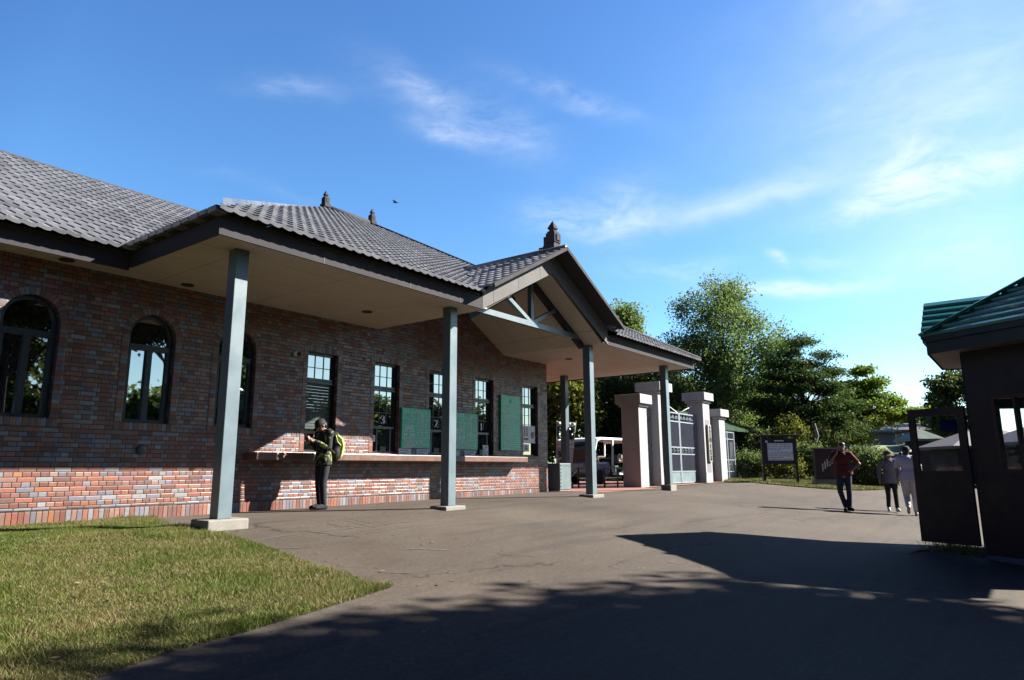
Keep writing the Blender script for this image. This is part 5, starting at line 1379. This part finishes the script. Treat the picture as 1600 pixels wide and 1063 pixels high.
# gabled hood over the doorway side
GA = hexp(KE + .05, 0); GB = hexp(KE + .05, 5)   # eave corners of the +Y side
gx0, gx1 = GA.x - .02, GB.x + .02; gxm = (gx0 + gx1) / 2; gy = GA.y + .02; gzr = 4.24; gy1 = KC.y + .55
gh = MB(); NS2 = 6
for sx, xe in ((-1, gx0), (1, gx1)):
    for s in range(NS2):
        f0, f1 = s / NS2, (s + 1) / NS2
        xa, xb = xe + (gxm - xe) * f0, xe + (gxm - xe) * f1; za, zb = ZE + (gzr - ZE) * f0, ZE + (gzr - ZE) * f1
        gh.add([(xa, gy, za), (xa, gy1, za), (xa, gy1, za + .045), (xa, gy, za + .045), (xb, gy1, zb + .006), (xb, gy, zb + .006)], [(0, 1, 2, 3), (3, 2, 4, 5)])
gh.add([(gx0, gy, ZE - .02), (gx1, gy, ZE - .02), (gxm, gy, gzr)], [(0, 1, 2)])
gh.build('hood_roof', M['kiosk_roof'], kt)
# open door
hinge = hexp(KW, 0) + Vector((-.03, .06, 0)); de = Vector((13.2, 1.56, 0)) - hinge; de = de.normalized(); dl_ = .93; dn_ = Vector((de.y, -de.x, 0)); zb, zt = .235, 2.36
DP = lambda u_, n_, z_: hinge + de * u_ + dn_ * n_ + Vector((0, 0, z_))
def dbox(mb, u0, u1, n0, n1, z0, z1): mb.obox(DP((u0 + u1) / 2, (n0 + n1) / 2, (z0 + z1) / 2), de * (u1 - u0) / 2, dn_ * (n1 - n0) / 2, Vector((0, 0, (z1 - z0) / 2)))
m_ = MB(); dbox(m_, .02, .14, -.02, .02, zb, zt); dbox(m_, dl_ - .11, dl_, -.02, .02, zb, zt); dbox(m_, .14, dl_ - .11, -.02, .02, zt - .13, zt); dbox(m_, .14, dl_ - .11, -.02, .02, zb, 1.36)
dr_ = m_.build('door', M['kiosk'], kt)
m_ = MB(); dbox(m_, .14, dl_ - .11, -.004, .004, 1.36, zt - .13); m_.build('door_pane', M['kiosk_glass'], dr_)
m_ = MB(); dbox(m_, dl_ - .075, dl_ - .035, .02, .035, 1.02, 1.22); dbox(m_, dl_ - .11, dl_ - .035, .035, .055, 1.10, 1.14); dbox(m_, dl_ - .13, dl_ - .115, .04, .06, .93, 1.38)
m_.tube([DP(dl_ - .06, .02, 1.42), DP(dl_ - .06, .045, 1.42)], .018, 10)
m_.build('door_handle', M['metal'], dr_)
bs = MB(); dbox(bs, .16, .42, .006, .010, 1.98, 2.16)
bst = thing('door_sticker', 'blue sign with white marks on the open kiosk door glass', 'sign', DP(.3, .01, 1.98))
bs.build('plate', leaf_mat('sign_blue', (.08, .20, .95), (.09, .21, 1.0), (.10, .22, 1.0), .75), bst)
m_ = MB(); dbox(m_, .17, .41, .0105, .013, 1.985, 1.992); dbox(m_, .22, .33, .0105, .013, 2.085, 2.10); dbox(m_, .17, .41, .0105, .013, 2.148, 2.155); dbox(m_, .20, .27, .0105, .013, 2.06, 2.068); dbox(m_, .185, .20, .0105, .013, 2.02, 2.10)
for q in range(5): dbox(m_, .36 - .012 * q, .375 - .012 * q, .0105, .013, 2.02 + .022 * q, 2.035 + .022 * q)
dbox(m_, .385, .40, .0105, .013, 2.0, 2.13); m_.build('marks', M['white'], bst)
# dry weeds and a fallen stick at the door
def tuft(name, label, cx, cy, n, hgt, rad, m, cat, seed):
    r2 = np.random.default_rng(seed); x_ = cx + r2.normal(0, rad, n); y_ = cy + r2.normal(0, rad, n); z_ = gv(x_, y_)
    an = r2.uniform(0, 6.28, n); h_ = r2.uniform(.4, 1, n) * hgt; ln = r2.uniform(.2, 1.2, n) * h_; w_ = .006
    v = np.empty((n, 3, 3)); v[:, 0] = np.stack([x_ - np.cos(an) * w_, y_ - np.sin(an) * w_, z_], 1); v[:, 1] = np.stack([x_ + np.cos(an) * w_, y_ + np.sin(an) * w_, z_], 1)
    a2 = r2.uniform(0, 6.28, n); v[:, 2] = np.stack([x_ + np.cos(a2) * ln, y_ + np.sin(a2) * ln, z_ + h_], 1)
    o = np_mesh(name, v.reshape(-1, 3), np.arange(3 * n).reshape(-1, 3), m, tri=True); return tag(o, label, cat)
tuft('dry_weed', 'low clump of dry weeds growing under the open kiosk door', 13.25, 1.05, 900, .20, .22, M['blades'], 'weed', 3)
stk = MB(); a_ = Vector((11.9, 1.62, g(11.9, 1.62) + .02)); b_ = Vector((12.7, 1.45, g(12.7, 1.45) + .03)); stk.tube([a_, a_.lerp(b_, .5) + Vector((0, .03, .01)), b_], [.009, .013, .016], 6)
tag(stk.build('fallen_stick', M['bark']), 'thin fallen stick lying on the asphalt by the kiosk door', 'stick')

# ---------------------------------------------------------------- trees and shrubs
def leaves(centres, sig, per, size, r2, flat=.6, ratio=.55):
    c = np.repeat(np.asarray(centres), per, 0); n = len(c)
    p = c + r2.normal(0, 1, (n, 3)) * np.asarray(sig)
    a_ = r2.normal(0, 1, (n, 3)); a_ /= np.linalg.norm(a_, axis=1, keepdims=True)
    nn_ = r2.normal(0, 1, (n, 3)); nn_[:, 2] += flat; nn_ /= np.linalg.norm(nn_, axis=1, keepdims=True)
    a_ -= nn_ * (a_ * nn_).sum(1, keepdims=True); a_ /= np.linalg.norm(a_, axis=1, keepdims=True); b_ = np.cross(nn_, a_)
    s = size * r2.uniform(.6, 1.35, (n, 1)); v = np.empty((n, 4, 3))
    v[:, 0] = p - a_ * s; v[:, 1] = p - b_ * s * ratio + nn_ * s * .12; v[:, 2] = p + a_ * s; v[:, 3] = p + b_ * s * ratio + nn_ * s * .12
    return v.reshape(-1, 3), np.arange(4 * n).reshape(-1, 4)
def tree(name, label, cat, base, h, ells, nclu, per, size, sig, leaf, bark='bark', tr=.16, seed=1, group=None, trunk_top=.8, lean=(0, 0), shell=.55, flat=.6, ratio=.55, limbs=None):
    """ells: crown ellipsoids (dx, dy, z, rx, ry, rz) from the base"""
    r2 = np.random.default_rng(seed); bx, by = base; bz = g(bx, by)
    t = thing(name, label, cat, (bx, by, bz), group)
    vol = np.array([e_[3] * e_[4] * e_[5] for e_ in ells]) ** .8; vol /= vol.sum(); cen = []
    for e_, w_ in zip(ells, vol):
        m = max(3, int(nclu * w_)); d = r2.normal(0, 1, (m, 3)); d /= np.linalg.norm(d, axis=1, keepdims=True)
        rad = (shell + (1 - shell) * r2.uniform(0, 1, (m, 1))) * r2.uniform(.82, 1.12, (m, 1))
        cen.append(np.array([bx + e_[0], by + e_[1], bz + e_[2]]) + d * rad * np.array(e_[3:6]))
    cen = np.concatenate(cen)
    cen[:, 2] = np.maximum(cen[:, 2], bz + size)
    v, q = leaves(cen, sig, per, size, r2, flat, ratio)
    v[:, 2] = np.maximum(v[:, 2], bz + .02)
    np_mesh('crown', v, q, M[leaf], t)
    tb = MB(); N = 7; top = Vector((bx + lean[0], by + lean[1], bz + h * trunk_top)); b0 = Vector((bx, by, bz - .1))
    pts = [b0.lerp(top, i / N) + Vector((r2.normal(0, .03), r2.normal(0, .03), 0)) * h * .09 * (0 < i) for i in range(N + 1)]
    tb.tube(pts, [tr * (1 - .85 * i / N) * (1.35 if i == 0 else 1) for i in range(N + 1)], 9)
    for c_ in cen[r2.choice(len(cen), min(len(cen), limbs or 40), replace=False)]:
        c_ = Vector(c_); f = min(.95, max(.18, (c_.z - bz) / (h * trunk_top) * .72)); i = f * N; s_ = pts[int(i)].lerp(pts[min(int(i) + 1, N)], i - int(i))
        md = s_.lerp(c_, .55) + Vector((r2.normal(0, .06), r2.normal(0, .06), .06)) * (c_ - s_).length
        r0 = tr * (1 - .85 * f) * .42; tb.tube([s_, md, c_], [r0, r0 * .6, r0 * .18], 5, False)
    tb.build('trunk', M[bark], t, smooth=True)
    return t
def P(px, d):   # ground point seen in direction px (photo column) at depth d
    return (FWV * d + RTV * ((px - 800) / 1085 * d))[:2]
tree('birch_tree', 'tall airy birch with pale trunk rising behind the iron gates', 'tree', P(1142, 42), 12.6,
     [(0, 0, 9.9, 2.5, 2.5, 2.3), (.3, -.4, 11.2, 1.3, 1.3, 1.2), (-1.4, 1.6, 7.6, 2.2, 2.2, 2.0), (1.6, -2.0, 7.4, 2.1, 2.1, 2.0), (0, 0, 6.4, 3.1, 3.1, 2.4), (-1.7, 2.0, 10.2, .9, .9, 1.2), (1.1, -1.5, 9.4, 1.1, 1.1, 1.1), (0, 0, 3.8, 2.6, 2.6, 1.6), (-2.2, 2.6, 5.0, 1.6, 1.6, 1.6)],
     430, 110, .082, (.31, .31, .35), 'leaf_birch', 'birch_bark', .17, 3, shell=.25, trunk_top=.9, limbs=90)
GRB = 'broadleaf trees behind the porch and gate'
bt = [(984, 50, 14.0, 'slender tree top showing above the tiled end of the porch roof', [(0, 0, 11.2, 1.2, 1.2, 1.7), (0, 0, 7.4, 1.9, 1.9, 3.2), (-1.4, 1.8, 10.4, .8, .8, 1.1)], 'leaf_birch'),
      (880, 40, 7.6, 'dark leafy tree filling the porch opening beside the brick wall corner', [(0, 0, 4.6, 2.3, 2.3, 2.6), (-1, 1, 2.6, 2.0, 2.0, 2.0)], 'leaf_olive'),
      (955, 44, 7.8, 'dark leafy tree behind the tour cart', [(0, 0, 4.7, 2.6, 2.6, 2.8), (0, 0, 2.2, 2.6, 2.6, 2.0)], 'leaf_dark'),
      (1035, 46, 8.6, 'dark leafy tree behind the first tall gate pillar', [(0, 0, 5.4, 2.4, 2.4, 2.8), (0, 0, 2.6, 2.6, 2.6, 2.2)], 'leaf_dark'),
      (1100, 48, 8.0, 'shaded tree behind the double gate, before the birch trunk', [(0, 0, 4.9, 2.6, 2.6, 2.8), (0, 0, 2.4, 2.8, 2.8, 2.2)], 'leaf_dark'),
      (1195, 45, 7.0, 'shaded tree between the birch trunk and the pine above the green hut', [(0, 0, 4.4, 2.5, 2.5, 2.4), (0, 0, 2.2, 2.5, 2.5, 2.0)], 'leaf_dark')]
for i, (px, d_, h_, lab, el_, lf) in enumerate(bt):
    tree('broadleaf_tree', lab, 'tree', P(px, d_), h_, el_, 170, 120, .12, (.34, .34, .32), lf, 'bark', .16, 20 + i, GRB, shell=.35, limbs=30)
# pine trained in flat pads
pads = [(.0, .0, 7.15, 1.15, 1.15, .16), (-.45, .55, 6.55, .8, .8, .15), (.85, -1.0, 6.45, .8, .8, .15), (.2, -.2, 5.9, 1.3, 1.3, .2), (1.0, -1.2, 5.5, 1.0, 1.0, .2), (-1.0, 1.2, 5.3, 1.2, 1.2, .22),
        (-.6, .8, 4.6, 1.8, 1.8, .32), (.9, -1.1, 4.6, 1.5, 1.5, .3), (-1.0, 1.3, 3.8, 1.8, 1.8, .4), (.9, -1.2, 3.7, 1.9, 1.9, .4), (0, 0, 3.0, 2.3, 2.3, .5), (.9, -1.2, 2.4, 1.8, 1.8, .5), (0, 0, 5.2, 1.7, 1.7, .5), (-.7, .9, 5.9, .9, .9, .2)]
tree('pine_tree', 'dark pine with flat tiered branches between the birch and the bright maple', 'tree', P(1262, 36.5), 7.6, pads, 420, 130, .10, (.30, .30, .12), 'leaf_pine', 'bark', .17, 41, shell=.05, trunk_top=.92, flat=1.2, ratio=.3, limbs=70)
mpads = [(.5, -.7, 5.9, .8, .8, .3), (.9, -1.2, 5.3, 1.0, 1.0, .35), (1.5, -2.0, 4.2, 1.0, 1.0, .3), (0, 0, 4.9, 1.1, 1.1, .5), (.7, -.9, 4.5, 1.1, 1.1, .4), (-.6, .8, 4.9, 1.0, 1.0, .4), (.1, -.1, 3.9, 1.6, 1.6, .4), (1.1, -1.5, 3.5, 1.2, 1.2, .32), (1.5, -2.0, 3.3, 1.0, 1.0, .25), (2.1, -2.9, 3.6, .8, .8, .2), (.5, -.6, 3.0, 1.7, 1.7, .4), (.2, -.3, 2.2, 1.2, 1.2, .35), (-.6, .8, 2.9, 1.5, 1.5, .5)]
tree('maple_tree', 'bright green maple with layered branches reaching over the low house', 'tree', P(1332, 38.5), 6.0, mpads, 300, 100, .095, (.26, .26, .11), 'leaf_maple', 'bark', .13, 43, shell=.1, flat=1.1, limbs=50)
shr = [(1172, 31.5, 1.2, .6, 'leaf_shrub', 'loose shrub between the iron fence and the information board post', .8), (1180, 35, 2.6, 1.0, 'leaf_shrub', 'tall pale leaved shrub beside the green roofed hut', 1.0),
       (1222, 31.0, 1.1, 1.0, 'leaf_olive', 'low shrub under the information board panel', .8), (1262, 31.3, 1.7, .75, 'leaf_shrub', 'rounded shrub between the information board and the maroon stone', .9),
       (1240, 34.5, 2.9, 1.1, 'leaf_olive', 'tall yellowish shrub behind the information board', 1.0), (1285, 35, 2.9, 1.2, 'leaf_dark', 'dark shrub behind the maroon stone', 1.0)]
for i, (px, d_, h_, rr_, lf, lab, sz) in enumerate(shr):
    tree('shrub', lab, 'shrub', P(px, d_), h_, [(0, 0, h_ * .55, rr_, rr_, h_ * .45)], 70, 90, .06 * sz, (.16, .16, .15), lf, 'bark', .035, 60 + i, 'shrubs on the verge', shell=.5, limbs=16)
tree('round_bush', 'large rounded glossy bush between the man in red and the woman in grey', 'bush', P(1352, 30.8), 1.75, [(0, 0, .85, 1.0, 1.0, .85), (.3, -.4, .6, .9, .9, .6)], 150, 90, .06, (.13, .13, .13), 'leaf_shrub', 'bark', .05, 71, shell=.7, limbs=18)
# old twisted trunk left of the stone
tw = MB(); q0 = Vector((*P(1276, 31.2), 0)); z0 = g(q0.x, q0.y)
tw.tube([q0 + Vector((0, 0, z0 - .1)), q0 + Vector((.02, .03, z0 + .9)), q0 + RTV * -.12 + Vector((0, 0, z0 + 1.5)), q0 + RTV * .10 + Vector((0, 0, z0 + 2.05)), q0 + RTV * .02 + Vector((0, 0, z0 + 2.6))], [.12, .10, .10, .08, .04], 9)
tw.tube([q0 + RTV * -.12 + Vector((0, 0, z0 + 1.5)), q0 + RTV * -.35 + Vector((0, 0, z0 + 1.75)), q0 + RTV * -.38 + Vector((0, 0, z0 + 2.2))], [.06, .045, .02], 7)
tag(tw.build('tree_stump', M['birch_bark'], smooth=True), 'pale twisted bare trunk standing between the information board and maroon stone', 'trunk')
# trees across the road, behind the viewer's right: the first shade the asphalt, the last are added to block sky light
GRS = 'trees across the forecourt'
sun_trees = [((13.2, -9.4), 13.2, [(1.5, .5, 10.6, 2.9, 2.5, 1.7), (3.5, 1.0, 10.2, 1.5, 1.5, 1.3), (-.6, 2.0, 10.0, 1.2, 1.1, .9)], 190, 'tall dark tree added out of view to block sky light'),
             ((17.4, -12.0), 13.5, [(-.7, 1.4, 10.9, 1.75, 2.1, 1.5), (1.5, .4, 10.6, .9, .9, .8), (-1.2, -.6, 10.4, 1.8, 1.8, 1.4)], 75, 'tall dark tree added out of view to block sky light'),
             ((10.2, -12.0), 13.2, [(.6, .8, 10.4, 3.2, 3.0, 2.2), (3.2, 1.0, 9.8, 2.4, 2.2, 1.8)], 150, 'tall dark tree added out of view to block sky light'),
             ((-5, -9), 13.5, [(0, 0, 9, 4, 4, 4)], 120, 'tall dark tree added out of view to block sky light'), ((1, -18), 14.5, [(0, 0, 9.5, 4.5, 4, 4.5)], 120, 'tall dark tree added out of view to block sky light'),  # from here on: unseen trees, added to dim the skylight
             ((23, -18), 15, [(0, 0, 12.2, 4.5, 3.5, 2.6)], 120, 'tall dark tree added out of view to block sky light')]
for i, (b_, h_, el_, nc_, lab) in enumerate(sun_trees):
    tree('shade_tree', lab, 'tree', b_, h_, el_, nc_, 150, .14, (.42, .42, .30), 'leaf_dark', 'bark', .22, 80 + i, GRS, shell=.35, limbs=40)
# far side trees that the windows mirror
far = [(30, -29, 9.4, 1), (36, -30, 9.6, 1), (48, -31, 10.5, 1), (56, -32, 11, 1), (8.0, -18, 12, 1), (11.2, -18, 11.5, 1), (17, -24, 8.6, 0), (22, -24, 9.0, 0), (27, -23, 12.0, 0), (33, -26, 10.8, 1), (39, -25, 10.0, 0), (45, -27, 11.2, 0), (52, -28, 12, 1), (61, -28, 11, 0)]
for i, (x_, y_, h_, k_) in enumerate(far):
    tree('far_tree', 'tree of the far row mirrored in the brick building windows', 'tree', (x_, y_), h_,
         [(0, 0, h_ * .62, 2.6, 2.4, h_ * .34), (0, 0, h_ * .35, 3.6, 2.6, h_ * .27)], 190, 100, .22, (.55, .55, .45), ['leaf_birch', 'leaf_dark'][k_], 'bark', .2, 90 + i, 'trees across the road', shell=.4, limbs=20)

# ---------------------------------------------------------------- background buildings at the right
def at(px, d, z=0): v_ = FWV * d + RTV * ((px - 800) / 1085 * d); return Vector((v_.x, v_.y, z))
def house(name, label, px0, px1, d, ze, zr, depth, wm, rm_, hip=1.2, cat='building', ov=.5, base=.4):
    c0, c1 = at(px0, d), at(px1, d); e = (c1 - c0).normalized(); n_ = Vector((-e.y, e.x, 0)); 
    if n_.dot(FWV) < 0: n_ = -n_
    L_ = (c1 - c0).length; Q = lambda u_, w_, z_: c0 + e * u_ + n_ * w_ + Vector((0, 0, z_))
    t = thing(name, label, cat, tuple(Q(L_ / 2, depth / 2, base)))
    m_ = MB(); m_.add([Q(0, 0, base), Q(L_, 0, base), Q(L_, depth, base), Q(0, depth, base), Q(0, 0, ze), Q(L_, 0, ze), Q(L_, depth, ze), Q(0, depth, ze)], [(0, 1, 5, 4), (1, 2, 6, 5), (2, 3, 7, 6), (3, 0, 4, 7), (4, 5, 6, 7)]); m_.build('wall', wm, t)
    m_ = MB(); a_, b_, c_, d_ = Q(-ov, -ov, ze), Q(L_ + ov, -ov, ze), Q(L_ + ov, depth + ov, ze), Q(-ov, depth + ov, ze); r0, r1 = Q(hip, depth / 2, zr), Q(L_ - hip, depth / 2, zr)
    dz = Vector((0, 0, .16))
    m_.add([a_ + dz, b_ + dz, c_ + dz, d_ + dz, r0 + dz, r1 + dz, a_, b_, c_, d_], [(0, 1, 5, 4), (1, 2, 5), (2, 3, 4, 5), (3, 0, 4), (6, 7, 1, 0), (7, 8, 2, 1), (8, 9, 3, 2), (9, 6, 0, 3), (6, 7, 8, 9)]); m_.build('roof', rm_, t)
    return t, Q, L_
lav = pm('lavender_wall', (.42, .40, .47), .06, 2, .8); slate = pm('far_slate', (.17, .17, .18), .1, 1, .6); cream = pm('cream_wall', (.62, .57, .47), .06, 2, .8); brn = pm('brown_roof', (.15, .095, .08), .1, 1, .6); dark = pm('dark_wall', (.05, .045, .045), .2, 2, .8); dgreen = pm('far_green_roof', (.13, .20, .17), .1, 1, .5)
t, Q, L_ = house('low_house', 'pale lavender walled house with a slate roof behind the round bush', 1318, 1402, 58, 4.2, 5.3, 8, lav, slate, .8)
m_ = MB(); m_.obox(Q(1.0, -.03, 2.6), (Q(1.6, 0, 0) - Q(.4, 0, 0)) / 2 * 1.6, (Q(0, 1, 0) - Q(0, 0, 0)) * .03, Vector((0, 0, 1.0))); m_.build('blue_panel', pm('sea_blue', (.10, .25, .40), .1, 3, .4), t)
m_ = MB(); m_.obox(Q(L_ * .42, -.02, 1.55), (Q(1, 0, 0) - Q(0, 0, 0)) * .35, (Q(0, 1, 0) - Q(0, 0, 0)) * .02, Vector((0, 0, .35))); m_.build('window', M['glass'], t)
t, Q, L_ = house('long_hall', 'long low hall with a brown roof line and cream end wall beyond the open door', 1404, 1530, 63, 4.6, 5.5, 9, cream, brn, .8)
m_ = MB(); m_.obox(Q(L_ * .6, -.05, 2.6), (Q(1, 0, 0) - Q(0, 0, 0)) * L_ * .36, (Q(0, 1, 0) - Q(0, 0, 0)) * .04, Vector((0, 0, 1.7))); m_.build('dark_front', dark, t)
m_ = MB(); m_.tube([Q(.55, -.12, .5), Q(.55, -.12, 4.5)], .10, 8); m_.build('downpipe', M['white'], t)
t, Q, L_ = house('rest_shelter', 'grey roofed open shelter seen through the open door glass', 1496, 1640, 40, 2.45, 3.5, 2.6, dark, pm('lilac_roof', (.30, .27, .29), .08, 1, .7), 1.9, 'shelter')
for u_ in (.4, 1.6, 2.7, 3.5):
    m_ = MB(); m_.obox(Q(u_, -.05, 1.35), (Q(1, 0, 0) - Q(0, 0, 0)) * .09, (Q(0, 1, 0) - Q(0, 0, 0)) * .03, Vector((0, 0, .9))); m_.build('pillar', M['concrete'], t)
house('green_roofed_stall', 'small stall with pale green roof seen beside the open door glass', 1432, 1462, 46, 3.1, 3.8, 1.2, dark, dgreen, .5, 'stall')
house('grey_roofed_stall', 'low grey roofed stall seen through the kiosk window', 1600, 1700, 38, 2.6, 3.6, 2.6, dark, slate, 1.6, 'stall')
t = thing('canopy', 'sagging yellow green cloth canopy in front of the lavender wall', 'canopy', tuple(at(1395, 46, .6)))
m_ = MB(); V = []
for i in range(7):
    for j in range(4):
        V.append(at(1358 + 11.5 * i, 45 + j * 1.0 - .05 * i, 2.16 + .22 * j + .05 * math.sin(i * 1.3) + .035 * i))
m_.add(V, [(i * 4 + j, (i + 1) * 4 + j, (i + 1) * 4 + j + 1, i * 4 + j + 1) for i in range(6) for j in range(3)])
o = m_.build('cloth', pm('lime_canopy', (.33, .40, .12), .08, 3, .7), t, smooth=True); sd_ = o.modifiers.new('Solidify', 'SOLIDIFY'); sd_.thickness = .04
for px in (1360, 1425):
    for d_ in (45, 47.8):
        m_ = MB(); m_.tube([at(px, d_, .4), at(px, d_, 2.25 + (.5 if d_ > 46 else 0))], .04, 6); m_.build('pole', M['metal'], t)
tree('conifer_tree', 'dark conifer behind the kiosk door beyond the low roofs', 'tree', P(1478, 66), 9.5, [(0, 0, 7.2, 1.0, 1.0, 1.6), (0, 0, 5, 1.9, 1.9, 1.6), (.5, -.6, 3, 2.4, 2.4, 1.6)], 120, 90, .17, (.3, .3, .16), 'leaf_pine', 'bark', .16, 120, shell=.2, limbs=20)
tree('broadleaf_tree', 'dark treetop showing between the open door and the kiosk eave', 'tree', P(1503, 58), 9.8, [(0, 0, 7.6, 2.2, 2.2, 1.5), (0, 0, 4.5, 2.6, 2.6, 2.2)], 120, 90, .16, (.35, .35, .3), 'leaf_dark', 'bark', .18, 121, GRB, shell=.3, limbs=20)
tree('broadleaf_tree', 'small sunlit treetop above the far brown roof line', 'tree', P(1433, 80), 7.6, [(0, 0, 5.6, 1.9, 1.9, 1.4), (0, 0, 3.5, 2.0, 2.0, 1.6)], 80, 80, .16, (.35, .35, .3), 'leaf_maple', 'bark', .18, 122, GRB, shell=.3, limbs=14)

# ---------------------------------------------------------------- bird
t = thing('bird', 'small dark bird gliding high above the roof ridge', 'bird', (41.5, 44.6, 25.8))
m_ = MB(); c = Vector((41.5, 44.6, 25.8)); rv = RTV
m_.tube([c - FWV * .0 - rv * .18, c, c + rv * .16 + Vector((0, 0, -.02)), c + rv * .26], [.02, .055, .04, .012], 8); m_.build('body', M['black'], t, smooth=True)
m_ = MB(); m_.add([c + Vector((0, 0, .02)), c - rv * .12 + FWV * .1 + Vector((0, 0, .02)), c - FWV * .45 - rv * .25 + Vector((0, 0, .13)), c - FWV * .2 + rv * .1 + Vector((0, 0, .06))], [(0, 1, 2, 3)])
m_.add([c, c - rv * .10, c - rv * .42 + FWV * .5 + Vector((0, 0, .16)), c + rv * .06 + FWV * .2 + Vector((0, 0, .04))], [(0, 1, 2, 3)])
o = m_.build('wings', M['black'], t); sd_ = o.modifiers.new('Solidify', 'SOLIDIFY'); sd_.thickness = .02

# faint painted box and scuffs on the asphalt
mk = MB()
def line(p, q, w_=.045):
    p, q = Vector((*p, 0)), Vector((*q, 0)); d = (q - p).normalized(); n_ = Vector((-d.y, d.x, 0)) * w_ / 2; N = max(1, int((q - p).length / .25)); rr = random.Random(int(p.x * 100))
    for i in range(N):
        if rr.random() < .12: continue
        a_, b_ = p.lerp(q, i / N), p.lerp(q, (i + rr.uniform(.85, 1)) / N)
        mk.add([(v_.x, v_.y, g(v_.x, v_.y) + .005) for v_ in (a_ - n_, b_ - n_, b_ + n_, a_ + n_)], [(0, 1, 2, 3)])
def poly(*pts, w_=.024):
    for p_, q_ in zip(pts, pts[1:]): line(p_, q_, w_)
poly((4.92, 7.6), (5.41, 7.73), (6.66, 7.8), (7.81, 7.87), (8.43, 8.03), w_=.03)
poly((6.6, 8.34), (6.57, 7.92)); poly((7.19, 8.47), (7.18, 8.0)); poly((7.0, 8.42), (6.89, 7.37)); poly((6.04, 7.32), (6.54, 7.32), (7.14, 7.43)); poly((4.74, 7.13), (5.15, 6.85)); poly((6.05, 6.17), (6.44, 5.8), w_=.05); poly((4.93, 5.32), (5.14, 5.08))
o = mk.build('road_marking', pm('faded_paint', (.21, .195, .175), .3, 14, .9)); o['kind'] = 'structure'
